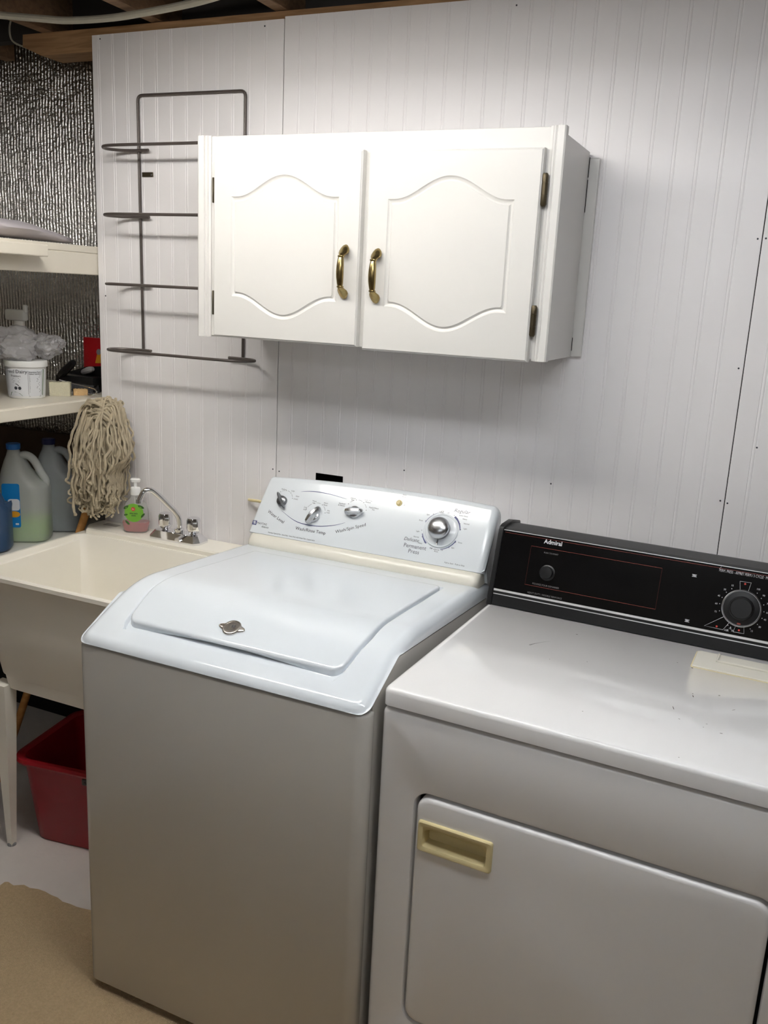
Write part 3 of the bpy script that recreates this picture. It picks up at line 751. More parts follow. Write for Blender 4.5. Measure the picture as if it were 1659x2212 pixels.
# ------------------------------------------------------------------ mop, head up, leaning in the corner
mp = thing('string_mop', 'beige cotton string mop standing head up in the corner by the sink', 'mop', (-0.905, -0.262, 0))
hp = lambda z: Vector((-0.645+(z-0.949)*0.272, -0.068+(z-0.949)*0.19, z))
bm = B(); tube(bm, [hp(0.002), hp(0.6), hp(1.22)], 0.0125, 14); part(mp, 'handle', bm, 'handle_wood')
bm = B()
top = Vector((-0.562, -0.042, 1.296))
rnd = random.Random(11)
def clampy(v, rad):                   # keep strands off the wall and clear of the soap bottle
    lim = -0.512 + 0.004*math.sin(v.z*180) + 1.2*max(0, v.z-1.085)
    return Vector((min(v.x, lim-rad), min(v.y, -0.006-rad), v.z))
def strand(p0, dirx, diry, L, rad, spread, curl):
    pts = []; n = 20
    ph = [rnd.uniform(0, 6.28) for _ in range(4)]; am = rnd.uniform(0.6, 1.5)
    for k in range(n+1):
        t = k/n
        out = spread*(1-math.exp(-3.4*t)); drop = L*t**1.12
        q = p0 + Vector((dirx*out, diry*out, 0.012*math.sin(min(1, t*5)*PI)-drop))
        g_ = am*min(1, t*2.2)
        q += Vector((0.0042*math.sin(ph[0]+t*13)*g_ + 0.0026*math.sin(ph[1]+t*31)*g_, 0.004*math.cos(ph[2]+t*15)*g_ + 0.0022*math.cos(ph[3]+t*29)*g_, 0))
        pts.append(clampy(q, rad))
    if curl:
        e = pts[-1]; a = rnd.uniform(0, 6.28); rr_ = rnd.uniform(0.004, 0.010)
        for k in range(1, 7):
            pts.append(clampy(e+Vector((rr_*(math.cos(a+k*0.8)-math.cos(a)), rr_*0.6*(math.sin(a*2+k)-math.sin(a*2)), -0.0022*k+rr_*0.6*(math.sin(a+k*0.8)-math.sin(a)))), rad))
    tube(bm, pts, [rad*(1+0.14*math.sin(k*2.4)) for k in range(len(pts))], 5)
for i in range(330):
    a = rnd.uniform(0, 2*PI)
    rr = rnd.uniform(0.15, 1.0)**0.5
    dx = math.cos(a)*rr; dy = (-abs(math.sin(a)) if rnd.random() < 0.82 else 0.3*abs(math.sin(a)))*rr
    p0 = top + Vector((rnd.uniform(-0.045, 0.045), rnd.uniform(-0.055, 0.006), rnd.uniform(-0.032, 0.006)))
    p0.z -= 0.25*abs(p0.x-top.x)
    if dx > 0: dx *= 0.80
    L_ = rnd.choice((rnd.uniform(0.25, 0.315), rnd.uniform(0.19, 0.29), rnd.uniform(0.14, 0.27)))
    strand(p0, dx, dy, L_, rnd.uniform(0.0030, 0.0043), 0.076+0.012*rnd.random(), rnd.random() < 0.75)
for i in range(260):                  # frayed tufts and loops in the lower half
    a = rnd.uniform(0, PI); rr = rnd.uniform(0.5, 1.06)
    z = top.z - rnd.uniform(0.14, 0.335)
    w_ = 0.088*(1.0 if z > 1.06 else 0.92)
    e = Vector((top.x-0.008+math.cos(a)*w_*rr*(0.80 if a < PI/2 else 1.0), top.y-0.030-math.sin(a)*0.060*rr, z))
    pts = [e]; d = rnd.uniform(-1.2, 1.2); sgn = rnd.choice((-1, 1))
    for k in range(1, 8):
        d += sgn*rnd.uniform(-0.1, 0.75)
        e = e + Vector((0.0062*math.sin(d), rnd.uniform(-0.003, 0.002), -0.0062*math.cos(d)))
        pts.append(e)
    tube(bm, [clampy(v, 0.003) for v in pts], rnd.uniform(0.0022, 0.0034), 5)
for i in range(40):                   # strands crossing over the crown
    a = rnd.uniform(0, PI); l = rnd.uniform(0.035, 0.06)
    c_ = top + Vector((rnd.uniform(-0.02, 0.02), rnd.uniform(-0.06, -0.03), rnd.uniform(-0.06, -0.002)))
    d = Vector((math.cos(a), -0.15, 0.35*math.sin(a)))
    pts = [c_-d*l+Vector((0, 0, -0.035)), c_-d*l*0.5+Vector((0, -0.014, -0.008)), c_+Vector((0, -0.024, 0.002)), c_+d*l*0.5+Vector((0, -0.014, -0.008)), c_+d*l+Vector((0, 0, -0.035))]
    tube(bm, [clampy(v, 0.005) for v in smooth_path(pts, 4)], 0.0038, 5)
part(mp, 'mop_head', bm, 'mop', 60, True, 'stuff')

# ------------------------------------------------------------------ red bin under the sink
rbn = thing('red_bin', 'red plastic bin on the floor under the utility sink', 'bin', (-0.40, -0.272, 0), 0.14)
bm = B()
def RB(i, z, r=0.04): return [(x, y, z) for x, y in rrect(-0.212+i, 0.212-i, -0.157+i, 0.157-i, r, 6)]
loft(bm, [RB(0.030, 0.001), RB(0.026, 0.006), RB(0.004, 0.262), RB(-0.014, 0.264, 0.05), RB(-0.018, 0.272, 0.054), RB(-0.015, 0.281, 0.052), RB(-0.004, 0.283, 0.045), RB(0.006, 0.276), RB(0.030, 0.012)])
part(rbn, 'bin_body', bm, 'red', 40, False)
bm = B(); tube(bm, smooth_path([(0.02, -0.164, 0.246), (0.08, -0.173, 0.236), (0.16, -0.168, 0.246)], 6), 0.0035, 8)
box(bm, 0.01, 0.028, -0.164, -0.152, 0.236, 0.256, 0.002, 1); box(bm, 0.152, 0.170, -0.164, -0.152, 0.236, 0.256, 0.002, 1)
part(rbn, 'wire_handle', bm, 'wire', 32, False)

# ------------------------------------------------------------------ cables and hose
bm = B(); tube(bm, smooth_path([(-1.02, -0.42, 2.334), (-0.90, -0.27, 2.334), (-0.782, -0.196, 2.334), (-0.676, -0.142, 2.332), (-0.616, -0.116, 2.331), (-0.50, -0.104, 2.331), (-0.388, -0.108, 2.333), (-0.165, -0.148, 2.334), (0.02, -0.22, 2.334), (0.16, -0.32, 2.334)], 8), 0.0095, 10)
tag(finish('sagging_cable', bm, 'cable', base=(-0.5, -0.12, 2.33)), 'dusty white cable sagging below the ceiling joists', 'cable')
bm = B(); tube(bm, smooth_path([(-0.86, 0.02, 2.43), (-0.955, 0.02, 2.40), (-0.965, 0.02, 2.34), (-0.905, 0.02, 2.312)], 8), 0.0028, 8)
tag(finish('looped_wire', bm, 'cable', base=(-0.93, 0.02, 2.312)), 'thin looped wire at the cut end of the pine plate', 'wire')
bm = B(); tube(bm, smooth_path([(-0.088, -0.004, 1.036), (-0.07, -0.022, 1.040), (-0.03, -0.035, 1.044), (0.02, -0.045, 1.042)], 5), 0.0042, 8)
tag(finish('supply_hose', bm, 'cream_dark', base=(-0.03, -0.03, 1.036)), 'thin yellowed hose poking out behind the washer console', 'hose')

# ================================================================== WIRE RACK
rk = thing('wire_rack', 'brown wire wall rack with four rounded hoops left of the cabinet', 'rack', (-0.29, -0.01, 1.44))
WR = 0.0042
xl, xr = -0.466, -0.113
def rounded(pts, r=0.012, n=5):
    out = [Vector(pts[0])]
    for i in range(1, len(pts)-1):
        p, a, b = Vector(pts[i]), Vector(pts[i-1]), Vector(pts[i+1])
        da = (a-p).normalized()*r; db = (b-p).normalized()*r
        for k in range(n+1):
            t = k/n; out.append((p+da)*(1-t)**2 + p*2*t*(1-t) + (p+db)*t*t)
    out.append(Vector(pts[-1])); return out
bm = B(); tube(bm, rounded([(xl, -0.006, 1.447), (xl-0.006, -0.006, 2.158), (xr, -0.006, 2.156), (xr, -0.006, 1.447)], 0.016), WR, 8); part(rk, 'upright_frame', bm, 'wire')
for z in (2.011, 1.829, 1.637, 1.4475):
    bm = B()
    hx0, hx1, d = -0.548, -0.045, 0.106
    xs = -0.43; xe = -0.155
    pts = [(xs, -0.015, z), (hx0+0.062, -0.015, z), (hx0+0.022, -0.026, z), (hx0, -0.058, z), (hx0+0.026, -0.094, z), (hx0+0.075, -d, z), (hx0+0.18, -d, z), (-0.29, -d, z),
           (hx1-0.18, -d, z), (hx1-0.075, -d, z), (hx1-0.026, -0.094, z), (hx1, -0.058, z), (hx1-0.022, -0.026, z), (hx1-0.062, -0.015, z), (xe, -0.015, z)]
    tube(bm, smooth_path(pts, 5), WR, 8); part(rk, 'hoop', bm, 'wire')
bm = B(); box(bm, xl+0.003, xl+0.042, -0.0045, -0.0015, 1.941, 1.9535, 0.001, 1); part(rk, 'mounting_tab', bm, 'bronze', None)
bm = B(); lathe(bm, [(0.003, 0), (0.002, 0.0015)], (xl+0.036, -0.0045, 1.947), 10, (Vector((0,-1,0)), Vector((1,0,0)), Vector((0,0,1)))); part(rk, 'screw', bm, 'silver')

# ================================================================== WALL CABINET
CX0, CX1, CY, CZ0, CZ1 = -0.077, 0.829, -0.2602, 1.5195, 1.999
cb = thing('wall_cabinet', 'white two-door wall cabinet with arched panels and brass handles', 'cabinet', ((CX0+CX1)/2, CY/2, CZ0))
bm = B(); box(bm, CX0+0.014, CX1-0.002, CY+0.004, -0.016, CZ0+0.001, 1.9856, 0.001, 1); part(cb, 'carcass', bm, 'cab', None)
bm = B(); box(bm, CX0+0.03, CX1-0.025, CY, CY+0.0035, CZ0+0.003, CZ1-0.001, 0.001, 1); part(cb, 'face_frame', bm, 'cab', None)
def moulding(x0, x1, flip):
    pr = [(0, 0.0), (0, 0.006), (0.10, 0.0085), (0.52, 0.0085), (0.58, 0.005), (0.66, 0.007), (0.76, 0.007), (0.84, 0.0035), (1.0, 0.0025), (1.0, 0.0)]
    b = B(); w = x1-x0
    f = (lambda t: x1-w*t) if flip else (lambda t: x0+w*t)
    loft(b, [[(f(t), CY-d, z) for t, d in pr] for z in (CZ0, CZ1)])
    return b
part(cb, 'side_moulding', moulding(CX0-0.003, CX0+0.034, False), 'cab', None)
part(cb, 'side_moulding', moulding(0.796, CX1+0.0005, True), 'cab', None)
bm = B(); box(bm, CX1-0.0015, CX1+0.0005, CY-0.0, CY+0.012, CZ0, CZ1); part(cb, 'side_moulding', bm, 'cab', None)
bm = B(); box(bm, CX1-0.008, CX1+0.022, -0.0145, -0.0005, 1.521, 1.9735, 0.003, 2); part(cb, 'wall_scribe', bm, 'cab', None)
for z0_, z1_ in ((1.930, 1.974), (1.853, 1.925), (1.535, 1.566)):
    bm = B(); box(bm, CX1-0.0018, CX1-0.0005, -0.0168, -0.0152, z0_, z1_); part(cb, 'open_joint', bm, 'void', None)

def cab_door(x0, x1, z0, z1, hinge_side, zoff):
    th = 0.019; yf = CY-0.0005-th
    c = ((x0+x1)/2 - 0.0015, (z0+z1)/2 + 0.001)
    a = 0.140; zt = 1.851+zoff; zb = 1.629+zoff; rise = 0.049
    shp = lambda t: math.cos(PI/2*min(1, abs(t)/0.93))**2
    curve = []
    N = 40
    for k in range(N+1):
        t = -1+2*k/N; curve.append((c[0]+a*t, zt+rise*shp(t)))
    for k in range(13): curve.append((c[0]+a, zt-(zt-zb)*(k+0.5)/13))
    for k in range(N+1):
        t = 1-2*k/N; curve.append((c[0]+a*t, zb-rise*shp(t)))
    for k in range(13): curve.append((c[0]-a, zb+(zt-zb)*(k+0.5)/13))
    curve = curve[::-1]
    n = len(curve)
    def off(d):
        out = []
        for i in range(n):
            p0, p1, p2 = curve[i-1], curve[i], curve[(i+1) % n]
            v1 = Vector((p1[0]-p0[0], p1[1]-p0[1])).normalized(); v2 = Vector((p2[0]-p1[0], p2[1]-p1[1])).normalized()
            n1 = Vector((v1.y, -v1.x)); n2 = Vector((v2.y, -v2.x)); m_ = (n1+n2).normalized(); s = 1/max(0.5, m_.dot(n1))
            out.append((p1[0]+m_.x*d*s, p1[1]+m_.y*d*s))
        return out
    rect = [(x0+0.004, z0+0.004), (x1-0.004, z0+0.004), (x1-0.004, z1-0.004), (x0+0.004, z1-0.004)]
    gr = [(0.0062, 0.0), (0.0057, 0.0008), (0.0015, 0.0034), (-0.0014, 0.0040), (-0.0032, 0.0028), (-0.0040, 0.0022), (-0.0054, 0.0003)]
    polys = [rect]+[off(d) for d, _ in gr]
    angs = angle_list([rect, polys[1]], c, 96)
    def lp3(poly, y): return [(x, y, z) for x, z in radial(poly, c, angs)]
    grow = lambda e: [(x0+e, z0+e), (x1-e, z0+e), (x1-e, z1-e), (x0+e, z1-e)]
    b = B()
    loops = [lp3(grow(0.0), CY-0.0005), lp3(grow(0.0), yf+0.007), lp3(grow(0.0012), yf+0.0035), lp3(grow(0.0034), yf+0.0022), lp3(grow(0.0034), yf+0.0010), lp3(grow(0.0045), yf)]
    loops += [lp3(p_, yf+d) for p_, (_, d) in zip(polys[1:], gr)]
    loft(b, loops, True, False)
    b.verts.ensure_lookup_table()
    last = b.verts[-len(angs):]
    cv = b.verts.new((c[0], yf+0.0002, c[1]))
    for i in range(len(angs)): b.faces.new((last[i], last[(i+1) % len(angs)], cv))
    d = part(cb, 'door', b, 'cab', 28)
    hx = x0 if hinge_side < 0 else x1
    for zc in (1.873, 1.605):
        b = B()
        if hinge_side > 0:
            loft(b, [[(hx+0.0045+a_*0.0065, CY-0.012+b_*0.006, z) for a_, b_ in ((-s*0.9, -0.5), (-0.4, -s), (0.4, -s), (s*0.9, -0.5), (s, 0.5), (0, s), (-s, 0.5))] for z, s in ((zc-0.033, 0.6), (zc-0.029, 1.0), (zc-0.012, 1.0), (zc-0.0118, 0.88), (zc-0.0112, 0.88), (zc-0.011, 1.0), (zc+0.014, 1.0), (zc+0.0142, 0.88), (zc+0.0148, 0.88), (zc+0.015, 1.0), (zc+0.029, 1.0), (zc+0.033, 0.6))])
            box(b, hx-0.001, hx+0.008, CY-0.008, CY-0.001, zc-0.028, zc+0.028)
        else:
            box(b, hx-0.0075, hx-0.0035, CY-0.013, CY-0.001, zc-0.0295, zc+0.0295, 0.0012, 1)
        part(d, 'hinge', b, 'bronze', 40)
    # handle: leaf-shaped ends, collars and a swelling grip
    hxc = x1-0.034 if hinge_side < 0 else x0+0.034
    zc = 1.6915+zoff*1.4
    b = B()
    def ell(z, out, rx, ry, seg=12): return [(hxc+rx*math.cos(2*PI*k/seg), yf-out+ry*math.sin(2*PI*k/seg), z) for k in range(seg)]
    for s in (1, -1):
        loft(b, [ell(zc+s*dz, o_, rx, ry) for dz, o_, rx, ry in ((0.0615, 0.0012, 0.0016, 0.001), (0.0590, 0.0035, 0.0062, 0.0032), (0.0535, 0.0060, 0.0104, 0.0056), (0.0470, 0.0090, 0.0126, 0.0086), (0.0420, 0.0130, 0.0116, 0.0104), (0.0385, 0.0180, 0.0086, 0.0092), (0.0355, 0.0225, 0.0066, 0.0068))])
        loft(b, [ell(zc+s*dz, 0.0245, rx, rx) for dz, rx in ((0.0362, 0.0055), (0.0358, 0.0078), (0.0340, 0.0083), (0.0322, 0.0078), (0.0318, 0.0055))])
    loft(b, [ell(zc+dz, 0.0245+0.004*math.cos(dz/0.034*PI/2), rx, rx) for dz, rx in ((-0.0325, 0.0062), (-0.026, 0.0074), (-0.013, 0.0086), (0, 0.0090), (0.013, 0.0086), (0.026, 0.0074), (0.0325, 0.0062))])
    part(d, 'handle', b, 'brass', 38)
    return d
cab_door(-0.026, 0.3765, 1.5222, 1.9585, -1, 0.0)
cab_door(0.3905, 0.7905, 1.5165, 1.9560, 1, -0.0045)

# ================================================================== WASHER  (local: u right, v back, z up)
WW = 0.6977
ws = thing('washing_machine', 'white top-loading washing machine with a sloped lid and dial console', 'washer', (-0.0059, -0.8097, 0), -0.015)
def wp(name, bm, m, smooth=32, kind=None): return part(ws, name, bm, m, smooth, False, kind)
def smin(a, b, k=0.034):
    h = max(0, min(1, 0.5+0.5*(b-a)/k)); return b*(1-h)+a*h-k*h*(1-h)
def zprof(v): return smin(0.904+(v-0.008)*0.467, 0.984-0.0574*(v-0.175)) + 0.002
def sstep(t): t = max(0, min(1, t)); return t*t*(3-2*t)
def seam(v): return 0.8885+(v*0.515 if v < 0.136 else 0.0700-(v-0.136)*0.0745)
def uL(v): return 0.088-(v-0.05)*0.127 if v < 0.16 else 0.074+(v-0.16)*0.03
def uR(v): return 0.606+(v-0.05)*0.15 if v < 0.16 else 0.6225-(v-0.16)*0.009

bm = B()
pr = [(0.03, 0.032), (0.03, 0.896)] + [(v, seam(v)-0.004) for v in (0.05, 0.10, 0.136, 0.15, 0.3, 0.45, 0.6, 0.69)] + [(0.695, 0.032)]
loft(bm, [[(u, v, z) for v, z in pr] for u in (0.0025, WW-0.0025)]); wp('cabinet_body', bm, 'washer_shaded', None)
bm = B()
def FP(i, z): return [(u, v, z) for u, v in rrect(i, WW-i, -0.002+i, 0.052, 0.024, 8)]
loft(bm, [FP(0.003, 0.030), FP(0, 0.034), FP(0, 0.879), FP(0.0012, 0.8835), FP(0.004, 0.8865)]); wp('front_panel', bm, 'washer_shaded', 50)
bm = B(); box(bm, 0.02, WW-0.02, 0.03, 0.68, 0.013, 0.031); wp('toe_base', bm, 'void', None)
for u in (0.05, WW-0.05):
    for v in (0.06, 0.62):
        z_ = 0.0113 if v < 0.2 else 0.0; bm = B(); lathe(bm, [(0.018, z_), (0.018, z_+0.004), (0.012, z_+0.005), (0.012, 0.02)], (u, v, 0.0), 14); wp('levelling_foot', bm, 'black')

def ladder(*segs):
    out = []
    for a, b, n in segs: out += [a+(b-a)*k/n for k in range(n)]
    out.append(segs[-1][1]); return out
us_ = [0.026*(1-math.cos(PI/2*k/10)) for k in range(10)] + ladder((0.026, 0.06, 8), (0.06, 0.115, 34), (0.115, 0.575, 34), (0.575, 0.645, 42), (0.645, WW-0.026, 8)) 
us_ = us_[:-1] + [WW-0.026*(1-math.cos(PI/2*k/10)) for k in range(10, -1, -1)]
vs_ = [-0.004+0.014*(1-math.cos(PI/2*k/9)) for k in range(9)] + ladder((0.010, 0.024, 4), (0.024, 0.085, 64), (0.085, 0.26, 26), (0.26, 0.55, 16), (0.55, 0.585, 22), (0.585, 0.70, 8))
def roll(d, r): 
    if d >= r: return 0.0
    return r-math.sqrt(max(0, r*r-(r-d)**2))
def deck_z(u, v):
    z = zprof(v)
    dr = min(min(u-(uL(v)-0.006), (uR(v)+0.006)-u)/0.008, (v-0.0405)/0.009, (0.568-v)/0.007)
    cu = min(u-(uL(v)-0.006), (uR(v)+0.006)-u); cv = v-0.0405
    if 0 < cu < 0.022 and 0 < cv < 0.022:          # rounded front corners of the recess
        dr = min(dr, (0.022-math.hypot(0.022-cu, 0.022-cv))/0.009)
    z -= 0.019*sstep(dr)
    ex = sstep((v-0.0405)/0.003)*(1 if v < 0.0672 else 0)*sstep((cu-0.006)/0.010)
    z -= 0.022*ex                                   # finger well under the lid lip
    z -= roll(min(u, WW-u), 0.026) + roll(v+0.004, 0.015)
    return max(z, seam(max(v, 0))+0.0005)
bm = B()
def plan(u, v):                                     # rounded front corners in plan
    i_ = roll(v+0.004, 0.026); return i_+u*(WW-2*i_)/WW
rows = [[bm.verts.new((plan(u, v), v, deck_z(u, v))) for u in us_] for v in vs_]
for a, b in zip(rows[:-1], rows[1:]):
    for i in range(len(us_)-1): bm.faces.new((a[i], a[i+1], b[i+1], b[i]))
def skirt(ring):
    low = [bm.verts.new((p.co.x, p.co.y, seam(max(p.co.y, 0)))) for p in ring]
    for i in range(len(ring)-1): bm.faces.new((ring[i], ring[i+1], low[i+1], low[i]))
skirt(rows[0]); skirt(rows[-1]); skirt([r_[0] for r_ in rows]); skirt([r_[-1] for r_ in rows])
bmesh.ops.remove_doubles(bm, verts=bm.verts, dist=0.00005)
wp('top_deck', bm, 'washer', 45)

# lid
bm = B()
def vf(u): return 0.0600
S_ = [0.0, 0.001, 0.003, 0.006, 0.010, 0.016, 0.025, 0.045]; S_ = S_ + [0.07+0.86*k/30 for k in range(31)] + [1-s for s in S_[::-1]]
T_ = [0.0, 0.0012, 0.0035, 0.007, 0.012, 0.018, 0.026, 0.036, 0.05] + [0.07+0.25*k/20 for k in range(20)] + [0.32+0.62*k/12 for k in range(12)] + [0.94, 0.955, 0.968, 0.978, 0.986, 0.992, 0.996, 0.9987, 1.0]
rows = []
for t in T_:
    row = []
    for s in S_:
        u0 = 0.085+0.525*s; v0 = vf(u0); v = v0+t*(0.560-v0)
        dv = v-v0; de = 0.560-v; ins = 0
        Rf, Rr = 0.022, 0.012
        if dv < Rf: ins = roll(dv, Rf)
        if de < Rr: ins = max(ins, roll(de, Rr))
        a_, b_ = uL(v)+ins, uR(v)-ins
        u = a_+s*(b_-a_)
        d = min(u-a_+0.0, b_-u, dv*0.95, de)
        row.append(bm.verts.new((u, v, zprof(v)+0.0055-roll(d, 0.0055))))
    rows.append(row)
for a, b in zip(rows[:-1], rows[1:]):
    for i in range(len(S_)-1): bm.faces.new((a[i], a[i+1], b[i+1], b[i]))
ring = rows[0] + [r_[-1] for r_ in rows[1:]] + rows[-1][::-1][1:] + [r_[0] for r_ in rows[::-1][1:-1]]
def lid_low(p):
    if p.co.y < 0.0725:                       # finger pull: the front lip thins towards the middle
        k = min(1, ((p.co.x-0.345)/0.235)**2)
        return (p.co.x, p.co.y+0.005*(1-k), p.co.z-0.0035-0.0105*k)
    return (p.co.x, p.co.y, zprof(p.co.y)-0.0085)
low = [bm.verts.new(lid_low(p)) for p in ring]
for i in range(len(ring)): bm.faces.new((ring[i], ring[(i+1) % len(ring)], low[(i+1) % len(ring)], low[i]))
bmesh.ops.remove_doubles(bm, verts=bm.verts, dist=0.00004)
lid = wp('lid', bm, 'washer', 50)

# emblem on the lid
e0 = Vector((0.3325, 0.098, zprof(0.098)+0.0055)); eX = Vector((1, 0, 0)); eY = Vector((0, 0.906, 0.423)); eN = Vector((0, -0.423, 0.906))
def efn(h): return lambda x, y: e0+eX*x+eY*y+eN*h
bm = B()
def wing(sg):
    return [(sg*0.010, 0.010), (sg*0.020, 0.0085), (sg*0.029, 0.0045), (sg*0.0325, 0.0), (sg*0.029, -0.0045), (sg*0.020, -0.0085), (sg*0.010, -0.010)]
for sg in (-1, 1):
    w_ = wing(sg); loft(bm, [[efn(-0.002)(x, y) for x, y in w_], [efn(0.0022)(x, y) for x, y in w_], [efn(0.0032)(x*0.96, y*0.8) for x, y in w_]])
lathe(bm, [(0.0205, -0.002), (0.0205, 0.0025), (0.0192, 0.0042), (0.0172, 0.0044), (0.0165, 0.0036), (0.0, 0.0038)], e0, 36, (eN, eX, eY))
em = part(lid, 'emblem', bm, 'nickel', 35, False)
bm = B(); put_text(bm, '95', 0.010, 0.003, 0.002, efn(0.0042)); part(em, 'emblem_mark', bm, 'print_dark', None, False)

# console
CS = 1.1742
def cbul(zp):
    s = (zp-0.992)/0.156; return 0.0035*4*s*(1-s)-0.002
def con(u, zp, off=0.0):
    n_ = cbul(zp)+off
    return (u, 0.63+(zp-0.985)*0.6154-0.8517*n_, zp+0.5241*n_)
def ztop(u): return 1.134+0.016*max(0, 1-((u-0.42)/0.44)**2)
bm = B(); loops = []
stn = [0.014+0.009*(1-math.cos(PI/2*k/7)) for k in range(7)] + [0.023+(0.654)*k/32 for k in range(33)] + [0.697-0.020*(1-math.cos(PI/2*k/7)) for k in range(6, -1, -1)]
for u in stn:
    e = roll(u-0.014, 0.009) if u < 0.3 else roll(0.697-u, 0.020)
    zt = ztop(u)-e*0.8; zb = 0.994+e*0.25
    sec = [(0.66, zb+0.004), (0.64+e*0.5, zb-0.001)]
    p_ = con(u, zb, -e); sec.append((p_[1]+0.0035, p_[2]-0.0035)); sec.append((p_[1], p_[2]))
    for k in range(1, 12):
        zp = zb+(zt-0.012-zb)*k/11; q = con(u, zp, -e); sec.append((q[1], q[2]))
    q = con(u, zt-0.012, -e)
    sec += [(q[1]+0.004, q[2]+0.0065), (q[1]+0.012, q[2]+0.0095), (q[1]+0.024, q[2]+0.0075)]
    sec += [(0.752, zt-0.024), (0.752, 0.955), (0.68, 0.955)]
    loops.append([(u+(0.017*(max(0, z-0.99)/0.15)*max(0, 1-u/0.35)), v, z) for v, z in sec])
loft(bm, loops); cons = wp('console', bm, 'console_white', 50)
bm = B(); loops = []
for k in range(25):
    t = k/24; u = 0.019+0.671*(0.5-0.5*math.cos(PI*t)); d = min(u-0.019, 0.690-u); e = roll(d, 0.018)
    loops.append([(u, v, z) for v, z in ((0.6225+e, 0.9535+0.0), (0.618+e, 0.962), (0.620+e, 0.972), (0.629+e, 0.984), (0.640+e, 0.9925), (0.70, 0.9925), (0.70, 0.9535))])
loft(bm, loops); wp('console_base_strip', bm, 'cream', 50)

N_ = Vector((0, -0.8517, 0.5241)); Xc = Vector((1, 0, 0)); Yc = Vector((0, 0.5241, 0.8517))
def fC(off): return lambda x, y: con(x, 0.985+(y)/CS, off)
def Y(zp): return (zp-0.985)*CS
f1 = fC(0.0005)
bm = B()
put_text(bm, 'Water Level', 0.0125, 0.0875, Y(1.0392), f1, rot=-0.40)
put_text(bm, 'Wash/Rinse Temp', 0.0125, 0.2026, Y(1.0206), f1)
put_text(bm, 'Wash/Spin Speed', 0.0125, 0.3164, Y(1.0419), f1, rot=0.40)
put_text(bm, 'MAYTAG', 0.0078, 0.051, Y(1.0172), f1)
put_text(bm, 'Atlantis', 0.0075, 0.0625, Y(1.0105), f1, slant=0.4)
put_text(bm, 'Oversize Capacity Plus · Quiet Pack · Heavy Duty with Unique Tub · 2 speed select', 0.0052, 0.150, Y(0.9998), f1, sx=0.83)
put_text(bm, 'Pull to Start · Push to Stop', 0.0052, 0.620, Y(1.0028), f1, sx=0.95)
for t_, x, z in (('Medium', 0.0853, 1.1085), ('Large', 0.1143, 1.108), ('Super', 0.1335, 1.0967), ('(reset)', 0.1306, 1.0895), ('Warm', 0.1887, 1.0915), ('Cold', 0.1887, 1.0865), ('Cold', 0.1676, 1.0729), ('Cold', 0.1676, 1.0678),
                 ('Warm', 0.2241, 1.0909), ('Warm', 0.2241, 1.0859), ('Hot', 0.2385, 1.0741), ('Cold', 0.2385, 1.0691), ('Handwash', 0.2715, 1.0960), ('& Delicate', 0.2715, 1.0915), ('Delicate', 0.299, 1.1130), ('Slow', 0.299, 1.1085),
                 ('Perm. Press', 0.3445, 1.1130), ('Medium', 0.3445, 1.1085), ('Regular/Heavy', 0.3655, 1.0975), ('Fast', 0.3655, 1.0930), ('Extra', 0.4396, 1.1388), ('Rinse', 0.4396, 1.1344), ('on', 0.4503, 1.1246), ('off', 0.4466, 1.1148),
                 ('Extra Heavy', 0.6125, 1.1112), ('Heavy', 0.6180, 1.1042), ('Normal', 0.6255, 1.0943), ('Light', 0.6255, 1.0829), ('Rinse', 0.6215, 1.0507), ('Spin', 0.6060, 1.0369), ('Off', 0.5786, 1.0279), ('Extra', 0.5648, 1.0270), ('Rinse', 0.5648, 1.0230),
                 ('Off', 0.549, 1.0280), ('Light', 0.5032, 1.0606), ('Normal', 0.5030, 1.0476), ('Heavy', 0.5175, 1.0353), ('Rinse', 0.5040, 1.0862), ('Spin', 0.5190, 1.1017), ('Off', 0.5700, 1.1125), ('Extra', 0.5531, 1.1155), ('Rinse', 0.5531, 1.1115)):
    put_text(bm, t_, 0.0052, x, Y(z), f1, sx=0.92)
cx_, cy_ = 0.564, Y(1.0705)
for a_ in (62, 47, 30, 12, -28, -52, -82, -97, -103, -109, 98, 104, 110, 128, 158, 188, 208, 226):
    put_poly(bm, disc(cx_+0.0515*math.cos(math.radians(a_)), cy_+0.0515*math.sin(math.radians(a_)), 0.0010, 8), f1)
for (kx, kz), r_, a0, a1 in (((0.0945, 1.0840), 0.0265, 130, 15), ((0.2010, 1.0630), 0.0300, 165, 10), ((0.3160, 1.0850), 0.030, 150, 10)):
    for q in range(4):
        a = math.radians(a0+(a1-a0)*q/3); put_poly(bm, disc(kx+r_*math.cos(a), Y(kz)+r_*math.sin(a), 0.0011, 8), f1)
        if q < 3: put_stroke(bm, arc(kx, Y(kz), r_, a+(math.radians(a1-a0)/3)*0.25, a+(math.radians(a1-a0)/3)*0.75, 5), 0.0006, f1)
part(cons, 'printed_lettering', bm, 'print_dark', None, False)
bm = B()
put_text(bm, 'Regular', 0.0145, 0.605, Y(1.1207), f1, slant=0.25, sx=0.98)
put_text(bm, 'Delicate', 0.0125, 0.4918, Y(1.0398), f1, slant=0.25)
put_text(bm, 'Permanent', 0.0150, 0.5061, Y(1.0254), f1, sx=0.95); put_text(bm, 'Press', 0.0150, 0.5061, Y(1.0140), f1, sx=0.95)
part(cons, 'cycle_lettering', bm, 'print_grey', None, False)
bm = B()
sp_ = smooth_path([(0.1392, Y(1.1094), 0), (0.1650, Y(1.1135), 0), (0.1933, Y(1.1150), 0), (0.235, Y(1.1135), 0), (0.28, Y(1.1085), 0)], 8)
put_stroke(bm, [(p.x, p.y) for p in sp_], [0.0004+0.0016*math.sin(PI*min(1, k/(len(sp_)-1))) for k in range(len(sp_))], f1)
